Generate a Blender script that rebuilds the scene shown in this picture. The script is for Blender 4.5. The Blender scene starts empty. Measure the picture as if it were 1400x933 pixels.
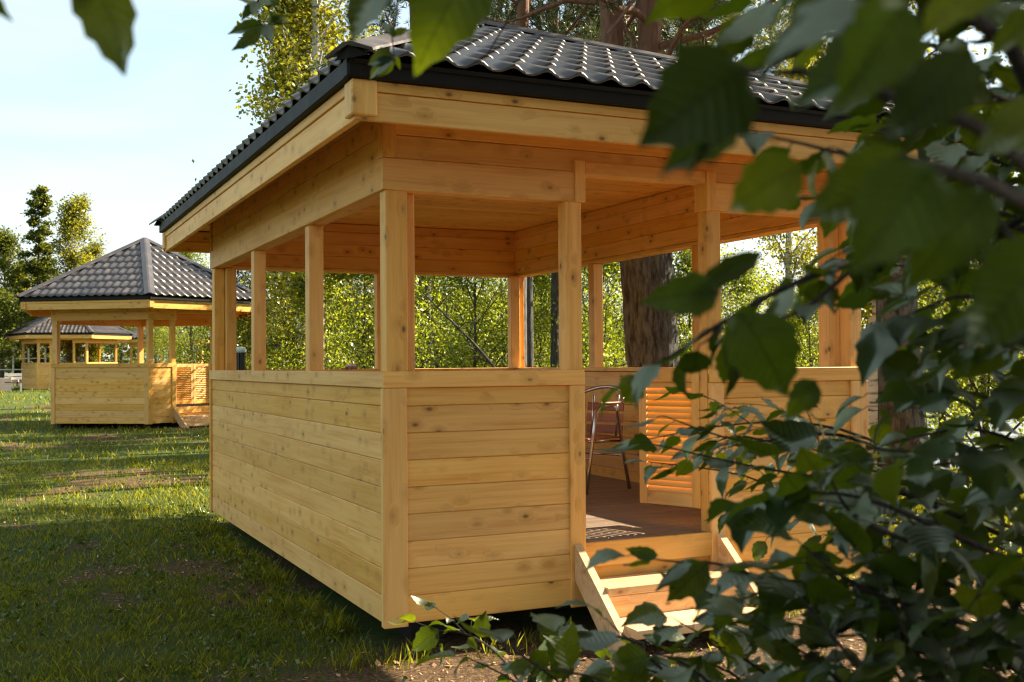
import bpy, bmesh, math, random
import numpy as np
from mathutils import Vector, Matrix

# ------------------------------------------------------------------ camera, sky, sun, exposure
S = bpy.context.scene
COL = S.collection
R = math.radians
PI = math.pi
F, YAW, PITCH, ROLL = 1508.864, 0.436855, 0.0214481, -0.00784818
CAM = Vector((-1.808597, -5.414753, 1.330048))
_fw = Vector((math.sin(YAW)*math.cos(PITCH), math.cos(YAW)*math.cos(PITCH), math.sin(PITCH)))
_r0 = Vector((math.cos(YAW), -math.sin(YAW), 0)); _u0 = _r0.cross(_fw)
_r = _r0*math.cos(ROLL)+_u0*math.sin(ROLL); _u = -_r0*math.sin(ROLL)+_u0*math.cos(ROLL)
cd = bpy.data.cameras.new('camera'); cam = bpy.data.objects.new('camera', cd); COL.objects.link(cam)
cd.sensor_width = 36; cd.lens = F*36/1400; cd.clip_start = 0.05; cd.clip_end = 3000
m = Matrix((_r, _u, -_fw)).transposed().to_4x4(); m.translation = CAM; cam.matrix_world = m
cd.dof.use_dof = True; cd.dof.focus_distance = 7.0; cd.dof.aperture_fstop = 7.1
S.camera = cam

SUN_AZ, SUN_EL = math.atan2(0.999, 0.035), R(36)
W_ = bpy.data.worlds.new('World'); S.world = W_; W_.use_nodes = True
nt = W_.node_tree; nt.nodes.clear()
N_ = nt.nodes.new; Lk = nt.links.new
sky = N_('ShaderNodeTexSky'); sky.sky_type = 'NISHITA'; sky.sun_disc = False
sky.sun_elevation = SUN_EL; sky.sun_rotation = SUN_AZ
sky.air_density = 1.0; sky.dust_density = 1.6; sky.ozone_density = 1.0
tc = N_('ShaderNodeTexCoord'); mp = N_('ShaderNodeMapping'); mp.inputs['Scale'].default_value = (1.2, 1.2, 5.0)
mp.inputs['Rotation'].default_value = (R(8), R(5), R(20))
nz = N_('ShaderNodeTexNoise'); nz.inputs['Scale'].default_value = 1.7; nz.inputs['Detail'].default_value = 7; nz.inputs['Roughness'].default_value = 0.55
nz.inputs['Distortion'].default_value = 0.6; mp.inputs['Location'].default_value = (0.4, 0.9, 0.25)
cr = N_('ShaderNodeMapRange'); cr.inputs[1].default_value = 0.36; cr.inputs[2].default_value = 0.66; cr.inputs[3].default_value = 0.0; cr.inputs[4].default_value = 0.7
cr.interpolation_type = 'SMOOTHSTEP'
mx = N_('ShaderNodeMix'); mx.data_type = 'RGBA'; mx.inputs[7].default_value = (3.9, 4.25, 4.3, 1)
hs = N_('ShaderNodeHueSaturation'); hs.inputs['Hue'].default_value = 0.466; hs.inputs['Saturation'].default_value = 0.75
bg = N_('ShaderNodeBackground'); bg.inputs[1].default_value = 0.075
wo = N_('ShaderNodeOutputWorld')
Lk(tc.outputs['Generated'], mp.inputs[0]); Lk(mp.outputs[0], nz.inputs[0]); Lk(nz.outputs[0], cr.inputs[0])
Lk(sky.outputs[0], hs.inputs['Color']); Lk(hs.outputs[0], mx.inputs[6]); Lk(cr.outputs[0], mx.inputs[0]); Lk(mx.outputs[2], bg.inputs[0]); Lk(bg.outputs[0], wo.inputs[0])

sd = bpy.data.lights.new('sun', 'SUN'); sun = bpy.data.objects.new('sun', sd); COL.objects.link(sun)
sd.energy = 5.0; sd.angle = R(0.53); sd.color = (1.0, 0.87, 0.66)
SDIR = Vector((math.sin(SUN_AZ)*math.cos(SUN_EL), math.cos(SUN_AZ)*math.cos(SUN_EL), math.sin(SUN_EL)))
sun.rotation_euler = SDIR.to_track_quat('Z', 'Y').to_euler()
S.view_settings.view_transform = 'Standard'; S.view_settings.look = 'None'
S.view_settings.exposure = 1.86; S.view_settings.gamma = 1.0
S.view_settings.use_curve_mapping = False
S.render.engine = 'CYCLES'
S.cycles.max_bounces = 10; S.cycles.diffuse_bounces = 7; S.cycles.transparent_max_bounces = 8
S.cycles.use_denoising = True; S.cycles.filter_width = 1.25

# ------------------------------------------------------------------ helpers
def P(px, py, d):
    """point at depth d along the view axis, for measuring where a leaf of the photograph hangs"""
    return CAM + (_fw + _r*((px-700)/F) - _u*((py-466.5)/F))*d

def hashn(ix, iy, s):
    h = np.sin(ix*127.1+iy*311.7+s*74.7)*43758.5453
    return h-np.floor(h)
def vnoise(x, y, s=0):
    x = np.asarray(x, float); y = np.asarray(y, float)
    ix, iy = np.floor(x), np.floor(y); fx, fy = x-ix, y-iy
    fx = fx*fx*(3-2*fx); fy = fy*fy*(3-2*fy)
    a, b = hashn(ix, iy, s), hashn(ix+1, iy, s); c, d = hashn(ix, iy+1, s), hashn(ix+1, iy+1, s)
    return (a*(1-fx)+b*fx)*(1-fy)+(c*(1-fx)+d*fx)*fy
def fbm(x, y, s=0, o=4):
    t = 0; a = 0.5
    for k in range(o):
        t = t+a*vnoise(x*2**k, y*2**k, s+k); a *= 0.5
    return t/(1-0.5**o)
def sstep(a, b, x):
    t = np.clip((np.asarray(x, float)-a)/(b-a), 0, 1); return t*t*(3-2*t)

SH_Y = np.array([-200, -40, -10, 6, 18, 45, 120, 400.]); SH_X = np.array([40, 18, 11.5, 12.5, 17, 31, 62, 180.])
def ground_z(x, y):
    x = np.asarray(x, float); y = np.asarray(y, float)
    z = -0.15+np.clip(y, 0, 60)*0.0086+(fbm(x*0.5, y*0.5, 3)-0.5)*0.06
    dip = sstep(-3.0, 1.5, x-np.interp(y, SH_Y, SH_X))
    return z-dip*2.0
def bare(x, y):
    """0..1 : where the turf is worn to soil"""
    n = 0.6*fbm(np.asarray(x)*0.55+3, np.asarray(y)*0.45, 11, 4)+0.4*fbm(np.asarray(x)*2.6, np.asarray(y)*2.6, 15, 3)
    b = 0.75*sstep(0.53, 0.62, n)
    front = sstep(0.9, -0.5, np.asarray(y)-0.25*np.sin(np.asarray(x)*2.1))*sstep(-1.7, -0.2, np.asarray(x)+0.5*n)
    return np.clip(b+front, 0, 1)

def mesh_np(name, verts, faces, mat=None, smooth=False):
    verts = np.asarray(verts, np.float32); faces = np.asarray(faces, np.int32); k = faces.shape[1]
    me = bpy.data.meshes.new(name)
    me.vertices.add(len(verts)); me.vertices.foreach_set('co', verts.ravel())
    me.loops.add(faces.size); me.loops.foreach_set('vertex_index', faces.ravel())
    me.polygons.add(len(faces)); me.polygons.foreach_set('loop_start', np.arange(len(faces), dtype=np.int32)*k)
    me.update(calc_edges=True)
    if smooth: me.polygons.foreach_set('use_smooth', np.ones(len(faces), bool))
    if mat: me.materials.append(mat)
    return me

def link(name, me, parent=None, mw=None):
    o = bpy.data.objects.new(name, me); COL.objects.link(o)
    if parent: o.parent = parent
    if mw is not None: o.matrix_local = mw
    return o
def tag(o, label=None, cat=None, group=None, kind=None):
    if label: o['label'] = label
    if cat: o['category'] = cat
    if group: o['group'] = group
    if kind: o['kind'] = kind
    return o
def thing(name, label, cat, loc=(0, 0, 0), rz=0, group=None):
    o = bpy.data.objects.new(name, None); COL.objects.link(o)
    o.location = loc; o.rotation_euler = (0, 0, rz); o.empty_display_size = 0.2
    return tag(o, label, cat, group)

_cache = {}
def box_mesh(lx, ly, lz, mat, bev=0.003):
    key = (round(lx, 3), round(ly, 3), round(lz, 3), mat.name, bev)
    if key in _cache: return _cache[key]
    bm = bmesh.new(); bmesh.ops.create_cube(bm, size=1)
    bmesh.ops.scale(bm, vec=(lx, ly, lz), verts=bm.verts)
    if bev: bmesh.ops.bevel(bm, geom=bm.edges[:], offset=min(bev, 0.3*min(lx, ly, lz)), segments=1, affect='EDGES')
    me = bpy.data.meshes.new('box'); bm.to_mesh(me); bm.free(); me.materials.append(mat)
    _cache[key] = me
    return me
def box(name, parent, frame, a, b, mat, bev=0.003):
    """box between corners a and b in the given frame"""
    c = [(p+q)/2 for p, q in zip(a, b)]; d = [abs(q-p) for p, q in zip(a, b)]
    return link(name, box_mesh(*d, mat, bev), parent, frame @ Matrix.Translation(c))

class MB:
    def __init__(s): s.v = []; s.f = []
    def tube(s, pts, rad, n=6, cap=True):
        pts = [Vector(p) for p in pts]; base = len(s.v); up = Vector((0.13, 0.27, 1)).normalized(); k = len(pts)
        for i, p in enumerate(pts):
            t = (pts[min(i+1, k-1)]-pts[max(i-1, 0)]).normalized()
            a = t.cross(up)
            if a.length < 1e-3: a = t.cross(Vector((1, 0, 0)))
            a.normalize(); b = t.cross(a); r = rad[i] if hasattr(rad, '__len__') else rad
            for j in range(n):
                th = 2*PI*j/n; s.v.append(p+a*(r*math.cos(th))+b*(r*math.sin(th)))
        for i in range(k-1):
            for j in range(n):
                q = base+i*n; s.f.append((q+j, q+(j+1) % n, q+n+(j+1) % n, q+n+j))
        if cap:
            s.f.append(tuple(base+j for j in range(n))); s.f.append(tuple(base+(k-1)*n+j for j in reversed(range(n))))
    def box(s, a, b):
        i = len(s.v)
        for x in (a[0], b[0]):
            for y in (a[1], b[1]):
                for z in (a[2], b[2]): s.v.append(Vector((x, y, z)))
        for q in ((0, 1, 3, 2), (4, 6, 7, 5), (0, 4, 5, 1), (2, 3, 7, 6), (0, 2, 6, 4), (1, 5, 7, 3)): s.f.append(tuple(i+k for k in q))
    def prism(s, poly, d):
        i = len(s.v); n = len(poly); d = Vector(d)
        s.v += [Vector(p) for p in poly]+[Vector(p)+d for p in poly]
        s.f.append(tuple(range(i, i+n))); s.f.append(tuple(reversed(range(i+n, i+2*n))))
        for k in range(n): s.f.append((i+k, i+n+k, i+n+(k+1) % n, i+(k+1) % n))
    def mesh(s, name, mat, smooth=False):
        me = bpy.data.meshes.new(name); me.from_pydata([tuple(v) for v in s.v], [], s.f)
        bm = bmesh.new(); bm.from_mesh(me); bmesh.ops.recalc_face_normals(bm, faces=bm.faces); bm.to_mesh(me); bm.free()
        me.materials.append(mat)
        if smooth: me.polygons.foreach_set('use_smooth', [True]*len(me.polygons))
        return me
    def build(s, name, mat, parent=None, mw=None, smooth=False): return link(name, s.mesh(name, mat, smooth), parent, mw)

# ------------------------------------------------------------------ materials
def nmat(name):
    mt = bpy.data.materials.new(name); mt.use_nodes = True; t = mt.node_tree; t.nodes.clear()
    out = t.nodes.new('ShaderNodeOutputMaterial')
    return mt, t, t.nodes.new, t.links.new, out
def ramp(n, stops):
    r = n('ShaderNodeValToRGB'); e = r.color_ramp.elements
    while len(e) < len(stops): e.new(0.5)
    for k, (p, c) in enumerate(stops): e[k].position = p; e[k].color = (*c, 1)
    return r
def math_node(n, l, op, a, b=None, clamp=False):
    k = n('ShaderNodeMath'); k.operation = op; k.use_clamp = clamp
    for i, v in enumerate((a, b)):
        if v is None: continue
        if isinstance(v, (int, float)): k.inputs[i].default_value = v
        else: l(v, k.inputs[i])
    return k.outputs[0]

def wood(name, axis, lite, dark, knots=1.0, rough=0.55, across=(1, 1)):
    mt, t, n, l, out = nmat(name)
    tc = n('ShaderNodeTexCoord'); oi = n('ShaderNodeObjectInfo')
    sep = n('ShaderNodeSeparateXYZ'); l(tc.outputs['Object'], sep.inputs[0])
    ax = {'x': (0, 1, 2), 'y': (1, 0, 2), 'z': (2, 0, 1)}[axis]
    cmb = n('ShaderNodeCombineXYZ')
    for k in range(3): l(sep.outputs[ax[k]], cmb.inputs[k])
    off = n('ShaderNodeVectorMath'); off.operation = 'MULTIPLY_ADD'
    rv = n('ShaderNodeCombineXYZ')
    for k in range(3): l(oi.outputs['Random'], rv.inputs[k])
    l(rv.outputs[0], off.inputs[0]); off.inputs[1].default_value = (37.3, 11.7, 23.9); l(cmb.outputs[0], off.inputs[2])
    # knots : rounded cells, only some of them
    mk = n('ShaderNodeMapping'); mk.inputs['Scale'].default_value = (6.5, 11, 11); l(off.outputs[0], mk.inputs[0])
    vo = n('ShaderNodeTexVoronoi'); vo.inputs['Scale'].default_value = 1; l(mk.outputs[0], vo.inputs[0])
    keep = n('ShaderNodeSeparateColor'); l(vo.outputs['Color'], keep.inputs[0])
    kk = math_node(n, l, 'GREATER_THAN', keep.outputs[0], 0.36)
    kr = n('ShaderNodeMapRange'); kr.inputs[1].default_value = 0.05; kr.inputs[2].default_value = 0.15; kr.inputs[3].default_value = 1; kr.inputs[4].default_value = 0
    l(vo.outputs['Distance'], kr.inputs[0]); knot = math_node(n, l, 'MULTIPLY', kr.outputs[0], kk)
    halo = n('ShaderNodeMapRange'); halo.inputs[1].default_value = 0.1; halo.inputs[2].default_value = 0.5; halo.inputs[3].default_value = 1; halo.inputs[4].default_value = 0
    l(vo.outputs['Distance'], halo.inputs[0]); hal = math_node(n, l, 'MULTIPLY', halo.outputs[0], kk)
    # grain
    mg = n('ShaderNodeMapping'); mg.inputs['Scale'].default_value = (1.1, 26, 26); l(off.outputs[0], mg.inputs[0])
    add = n('ShaderNodeVectorMath'); add.operation = 'ADD'; hv = n('ShaderNodeCombineXYZ')
    l(math_node(n, l, 'MULTIPLY', hal, 1.3), hv.inputs[1]); l(math_node(n, l, 'MULTIPLY', hal, 1.1), hv.inputs[2])
    l(mg.outputs[0], add.inputs[0]); l(hv.outputs[0], add.inputs[1])
    g1 = n('ShaderNodeTexNoise'); g1.inputs['Scale'].default_value = 1; g1.inputs['Detail'].default_value = 4; g1.inputs['Roughness'].default_value = 0.6; l(add.outputs[0], g1.inputs[0])
    mb_ = n('ShaderNodeMapping'); mb_.inputs['Scale'].default_value = (0.9, 3, 3); l(off.outputs[0], mb_.inputs[0])
    g2 = n('ShaderNodeTexNoise'); g2.inputs['Scale'].default_value = 1.4; g2.inputs['Detail'].default_value = 3; l(mb_.outputs[0], g2.inputs[0])
    mf = n('ShaderNodeMapping'); mf.inputs['Scale'].default_value = (2.5, 110, 110); l(off.outputs[0], mf.inputs[0])
    af = n('ShaderNodeVectorMath'); af.operation = 'MULTIPLY_ADD'; l(hv.outputs[0], af.inputs[0]); af.inputs[1].default_value = (3, 3, 3); l(mf.outputs[0], af.inputs[2])
    g3_ = n('ShaderNodeTexNoise'); g3_.inputs['Scale'].default_value = 1; g3_.inputs['Detail'].default_value = 2; l(af.outputs[0], g3_.inputs[0])
    v = math_node(n, l, 'ADD', math_node(n, l, 'MULTIPLY', g1.outputs[0], 0.45), math_node(n, l, 'ADD', math_node(n, l, 'MULTIPLY', g2.outputs[0], 0.3), math_node(n, l, 'MULTIPLY', g3_.outputs[0], 0.25)))
    rp = ramp(n, [(0.37, dark), (0.48, tuple(0.6*a+0.4*b for a, b in zip(lite, dark))), (0.6, lite)]); l(v, rp.inputs[0])
    tint = n('ShaderNodeHueSaturation'); l(rp.outputs[0], tint.inputs['Color'])
    tv = n('ShaderNodeMapRange'); tv.inputs[3].default_value = 0.86; tv.inputs[4].default_value = 1.08; l(oi.outputs['Random'], tv.inputs[0]); l(tv.outputs[0], tint.inputs['Value'])
    frac = math_node(n, l, 'FRACT', math_node(n, l, 'MULTIPLY', oi.outputs['Random'], 17.31))
    ts = n('ShaderNodeMapRange'); ts.inputs[3].default_value = 0.95; ts.inputs[4].default_value = 1.06; l(frac, ts.inputs[0]); l(ts.outputs[0], tint.inputs['Saturation'])
    m1 = n('ShaderNodeMix'); m1.data_type = 'RGBA'; l(tint.outputs[0], m1.inputs[6]); m1.inputs[7].default_value = (*[c*0.55 for c in dark], 1)
    l(math_node(n, l, 'MULTIPLY', hal, 0.42*knots), m1.inputs[0])
    m2 = n('ShaderNodeMix'); m2.data_type = 'RGBA'; l(m1.outputs[2], m2.inputs[6]); m2.inputs[7].default_value = (0.13, 0.05, 0.018, 1)
    l(math_node(n, l, 'MULTIPLY', knot, 0.85*knots), m2.inputs[0])
    bs = n('ShaderNodeBsdfPrincipled'); l(m2.outputs[2], bs.inputs['Base Color']); bs.inputs['Roughness'].default_value = rough
    bs.inputs['Specular IOR Level'].default_value = 0.35
    bp = n('ShaderNodeBump'); bp.inputs['Strength'].default_value = 0.25; bp.inputs['Distance'].default_value = 0.004; l(v, bp.inputs['Height']); l(bp.outputs[0], bs.inputs['Normal'])
    l(bs.outputs[0], out.inputs[0])
    return mt
LITE, DARK = (0.88, 0.505, 0.145), (0.7, 0.325, 0.062)
WX = wood('pine_wood_along_x', 'x', LITE, DARK)
WZ = wood('pine_wood_along_z', 'z', LITE, DARK)
WY = wood('pine_wood_along_y', 'y', LITE, DARK)
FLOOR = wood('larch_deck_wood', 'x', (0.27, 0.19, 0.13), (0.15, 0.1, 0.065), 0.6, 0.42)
STEPW = wood('rough_sawn_wood', 'x', (0.74, 0.49, 0.255), (0.5, 0.27, 0.11), 0.7, 0.7)
CHAIRW = wood('varnished_chair_wood', 'x', (0.42, 0.135, 0.05), (0.28, 0.075, 0.028), 0.2, 0.35)
GREYW = wood('painted_red_wood', 'x', (0.2, 0.035, 0.025), (0.14, 0.02, 0.015), 0.1, 0.5)

def plain(name, col, rough=0.5, metal=0.0, noise=0.12, nscale=12, spec=0.5, coat=0.0):
    mt, t, n, l, out = nmat(name)
    tc = n('ShaderNodeTexCoord'); nz = n('ShaderNodeTexNoise'); nz.inputs['Scale'].default_value = nscale; nz.inputs['Detail'].default_value = 5; l(tc.outputs['Object'], nz.inputs[0])
    rp = ramp(n, [(0.3, tuple(c*(1-noise) for c in col)), (0.7, tuple(min(1, c*(1+noise)) for c in col))]); l(nz.outputs[0], rp.inputs[0])
    bs = n('ShaderNodeBsdfPrincipled'); l(rp.outputs[0], bs.inputs['Base Color']); bs.inputs['Metallic'].default_value = metal
    rr = n('ShaderNodeMapRange'); rr.inputs[3].default_value = max(0.03, rough-0.1); rr.inputs[4].default_value = rough+0.1; l(nz.outputs[0], rr.inputs[0]); l(rr.outputs[0], bs.inputs['Roughness'])
    bs.inputs['Specular IOR Level'].default_value = spec; bs.inputs['Coat Weight'].default_value = coat
    l(bs.outputs[0], out.inputs[0]); return mt
TILE = plain('coated_steel_tile', (0.045, 0.036, 0.035), 0.27, 0.0, 0.25, 5, 0.8)
def tile_mat():
    mt, t, n, l, out = nmat('coated_steel_tile')
    tc = n('ShaderNodeTexCoord'); oi = n('ShaderNodeObjectInfo'); geo = n('ShaderNodeNewGeometry')
    nz = n('ShaderNodeTexNoise'); nz.inputs['Scale'].default_value = 3.2; nz.inputs['Detail'].default_value = 8; nz.inputs['Roughness'].default_value = 0.7; l(geo.outputs['Position'], nz.inputs[0])
    n2 = n('ShaderNodeTexNoise'); n2.inputs['Scale'].default_value = 38; n2.inputs['Detail'].default_value = 3; l(geo.outputs['Position'], n2.inputs[0])
    rp = ramp(n, [(0.36, (0.04, 0.033, 0.033)), (0.56, (0.062, 0.05, 0.048)), (0.74, (0.125, 0.105, 0.092))]); l(nz.outputs[0], rp.inputs[0])
    bs = n('ShaderNodeBsdfPrincipled'); l(rp.outputs[0], bs.inputs['Base Color']); bs.inputs['Specular IOR Level'].default_value = 0.8
    rr = n('ShaderNodeMapRange'); rr.inputs[1].default_value = 0.3; rr.inputs[2].default_value = 0.75; rr.inputs[3].default_value = 0.2; rr.inputs[4].default_value = 0.5; l(nz.outputs[0], rr.inputs[0])
    l(math_node(n, l, 'ADD', rr.outputs[0], math_node(n, l, 'MULTIPLY', oi.outputs['Random'], 0.1)), bs.inputs['Roughness'])
    bp = n('ShaderNodeBump'); bp.inputs['Strength'].default_value = 0.12; bp.inputs['Distance'].default_value = 0.004; l(n2.outputs[0], bp.inputs['Height']); l(bp.outputs[0], bs.inputs['Normal'])
    l(bs.outputs[0], out.inputs[0]); return mt
TILE = tile_mat()
TRIM = plain('black_eave_steel', (0.01, 0.009, 0.009), 0.6, 0, 0.2, spec=0.2)
CONC = plain('foundation_and_underfloor_shade', (0.026, 0.023, 0.02), 0.9, spec=0.1)  # near-black colour also stands for the shade under the floors
ALU = plain('polished_aluminium', (0.62, 0.6, 0.57), 0.22, 1.0, 0.05)
WHITE = plain('white_paint', (0.75, 0.74, 0.7), 0.5)
PALE = plain('pale_board', (0.62, 0.45, 0.36), 0.6)
BLACKP = plain('black_paint', (0.012, 0.012, 0.013), 0.3)
GLASSD = plain('dark_glass', (0.015, 0.02, 0.022), 0.08, 0, 0.1, 3, 0.8)
CAPG = plain('pale_grey_cap', (0.5, 0.56, 0.55), 0.5)
CLOTHR = plain('dusty_pink_cloth', (0.42, 0.2, 0.17), 0.9)
CLOTHW = plain('white_cloth', (0.75, 0.7, 0.66), 0.9)
RUBBER = plain('black_rubber', (0.02, 0.02, 0.02), 0.8)

def bark(name, c1, c2, c3=None, scale=1.0, birch=False):
    mt, t, n, l, out = nmat(name)
    tc = n('ShaderNodeTexCoord')
    mp = n('ShaderNodeMapping'); l(tc.outputs['Object'], mp.inputs[0])
    nz = n('ShaderNodeTexNoise'); nz.inputs['Detail'].default_value = 6; nz.inputs['Roughness'].default_value = 0.65
    if birch: mp.inputs['Scale'].default_value = (3, 3, 16)
    else: mp.inputs['Scale'].default_value = (26*scale, 26*scale, 6*scale)
    nz.inputs['Scale'].default_value = 1.0; l(mp.outputs[0], nz.inputs[0])
    rp = ramp(n, [(0.36, c1), (0.5, c2), (0.62, c2)] if birch else [(0.35, c1), (0.62, c2)]); l(nz.outputs[0], rp.inputs[0])
    col = rp.outputs[0]
    if c3:  # upper stem turns to orange plates
        sp = n('ShaderNodeSeparateXYZ'); l(tc.outputs['Object'], sp.inputs[0])
        mr = n('ShaderNodeMapRange'); mr.inputs[1].default_value = 3.0; mr.inputs[2].default_value = 4.8; l(sp.outputs[2], mr.inputs[0])
        mm = n('ShaderNodeMix'); mm.data_type = 'RGBA'; l(col, mm.inputs[6]); mm.inputs[7].default_value = (*c3, 1)
        l(math_node(n, l, 'MULTIPLY', mr.outputs[0], math_node(n, l, 'ADD', nz.outputs[0], 0.12)), mm.inputs[0]); col = mm.outputs[2]
    bs = n('ShaderNodeBsdfPrincipled'); l(col, bs.inputs['Base Color']); bs.inputs['Roughness'].default_value = 0.9
    bp = n('ShaderNodeBump'); bp.inputs['Strength'].default_value = 0.4 if birch else 1.0; bp.inputs['Distance'].default_value = 0.03; l(nz.outputs[0], bp.inputs['Height']); l(bp.outputs[0], bs.inputs['Normal'])
    l(bs.outputs[0], out.inputs[0]); return mt
BARK = bark('pine_bark', (0.012, 0.011, 0.010), (0.115, 0.105, 0.094), (0.25, 0.1, 0.043))
BARKD = bark('dark_bark', (0.022, 0.018, 0.014), (0.1, 0.08, 0.06))
BIRCHB = bark('birch_bark', (0.03, 0.027, 0.025), (0.6, 0.57, 0.5), birch=True)
TWIG = bark('twig_bark', (0.02, 0.014, 0.01), (0.07, 0.045, 0.03), scale=3)

def leafmat(name, dcol, tcol, tw=0.45, spread=0.35, veins=False, gloss=0.06, yellow=None):
    mt, t, n, l, out = nmat(name)
    if veins:
        oi = n('ShaderNodeObjectInfo'); rnd = oi.outputs['Random']
    else:
        ge = n('ShaderNodeNewGeometry'); rnd = ge.outputs['Random Per Island']
    def varied(c):
        y = yellow or (c[0]*1.7, c[1]*1.35, c[2]*0.9)
        rp = ramp(n, [(0.0, tuple(k*(1-spread) for k in c)), (0.55, c), (1.0, tuple(y) if not yellow else y)]); l(rnd, rp.inputs[0]); return rp.outputs[0]
    dc, tcx = varied(dcol), varied(tcol)
    bsn = None
    if veins:
        tc = n('ShaderNodeTexCoord'); sp = n('ShaderNodeSeparateXYZ'); l(tc.outputs['Object'], sp.inputs[0])
        ay = math_node(n, l, 'ABSOLUTE', sp.outputs[1])
        w = math_node(n, l, 'MULTIPLY', math_node(n, l, 'SUBTRACT', sp.outputs[0], math_node(n, l, 'MULTIPLY', ay, 0.75)), 9.0)
        fr = math_node(n, l, 'FRACT', w)
        li = math_node(n, l, 'LESS_THAN', fr, 0.1)
        mid = math_node(n, l, 'LESS_THAN', ay, 0.012)
        ve = math_node(n, l, 'MAXIMUM', li, mid)
        nzz = n('ShaderNodeTexNoise'); nzz.inputs['Scale'].default_value = 5; nzz.inputs['Detail'].default_value = 4; l(tc.outputs['Object'], nzz.inputs[0])
        res = []
        for c, k in ((dc, 0.78), (tcx, 0.6)):
            h = n('ShaderNodeHueSaturation'); l(c, h.inputs['Color'])
            val = math_node(n, l, 'ADD', math_node(n, l, 'MULTIPLY', nzz.outputs[0], 0.7), 0.65)
            l(math_node(n, l, 'MULTIPLY', val, math_node(n, l, 'SUBTRACT', 1.0, math_node(n, l, 'MULTIPLY', ve, 1-k))), h.inputs['Value']); res.append(h.outputs[0])
        dc, tcx = res
        bp = n('ShaderNodeBump'); bp.inputs['Strength'].default_value = 0.18; bp.inputs['Distance'].default_value = 0.01
        l(math_node(n, l, 'SINE', math_node(n, l, 'MULTIPLY', w, 2*PI)), bp.inputs['Height']); bsn = bp.outputs[0]
    d = n('ShaderNodeBsdfDiffuse'); l(dc, d.inputs[0])
    tr = n('ShaderNodeBsdfTranslucent'); l(tcx, tr.inputs[0])
    g = n('ShaderNodeBsdfGlossy'); g.inputs['Roughness'].default_value = 0.42; g.inputs[0].default_value = (0.75, 0.78, 0.62, 1)
    if bsn: l(bsn, d.inputs['Normal']); l(bsn, g.inputs['Normal'])
    m1 = n('ShaderNodeMixShader'); m1.inputs[0].default_value = tw; l(d.outputs[0], m1.inputs[1]); l(tr.outputs[0], m1.inputs[2])
    fr_ = n('ShaderNodeFresnel'); fr_.inputs[0].default_value = 1.4
    m2 = n('ShaderNodeMixShader'); l(math_node(n, l, 'ADD', math_node(n, l, 'MULTIPLY', fr_.outputs[0], 0.17 if veins or gloss > 0.05 else 0.1), gloss*0.15), m2.inputs[0]); l(m1.outputs[0], m2.inputs[1]); l(g.outputs[0], m2.inputs[2])
    l(m2.outputs[0], out.inputs[0]); return mt
LEAF_NEAR = leafmat('near_leaf', (0.02, 0.046, 0.006), (0.15, 0.205, 0.006), 0.46, 0.6, veins=True, gloss=0.06)
LEAF_SMALL = leafmat('small_near_leaf', (0.022, 0.052, 0.009), (0.11, 0.16, 0.01), 0.45, 0.4, gloss=0.06)
LEAF_BIRCH = leafmat('birch_leaf', (0.085, 0.105, 0.014), (0.4, 0.4, 0.03), 0.52, 0.4, gloss=0.0)
LEAF_BUSH = leafmat('bush_leaf', (0.095, 0.115, 0.012), (0.35, 0.43, 0.03), 0.55, 0.45, gloss=0.0)
LEAF_DARK = leafmat('alder_leaf', (0.05, 0.078, 0.012), (0.2, 0.23, 0.018), 0.48, 0.45, gloss=0.0)
NEEDLE = leafmat('pine_needle', (0.05, 0.075, 0.03), (0.11, 0.14, 0.04), 0.3, 0.4)
WEED = leafmat('weed_leaf', (0.04, 0.07, 0.012), (0.14, 0.2, 0.02), 0.4, 0.4, gloss=0.0)
GRASS = leafmat('grass_blade', (0.072, 0.09, 0.01), (0.46, 0.47, 0.03), 0.4, 0.45, gloss=0.02)

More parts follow.
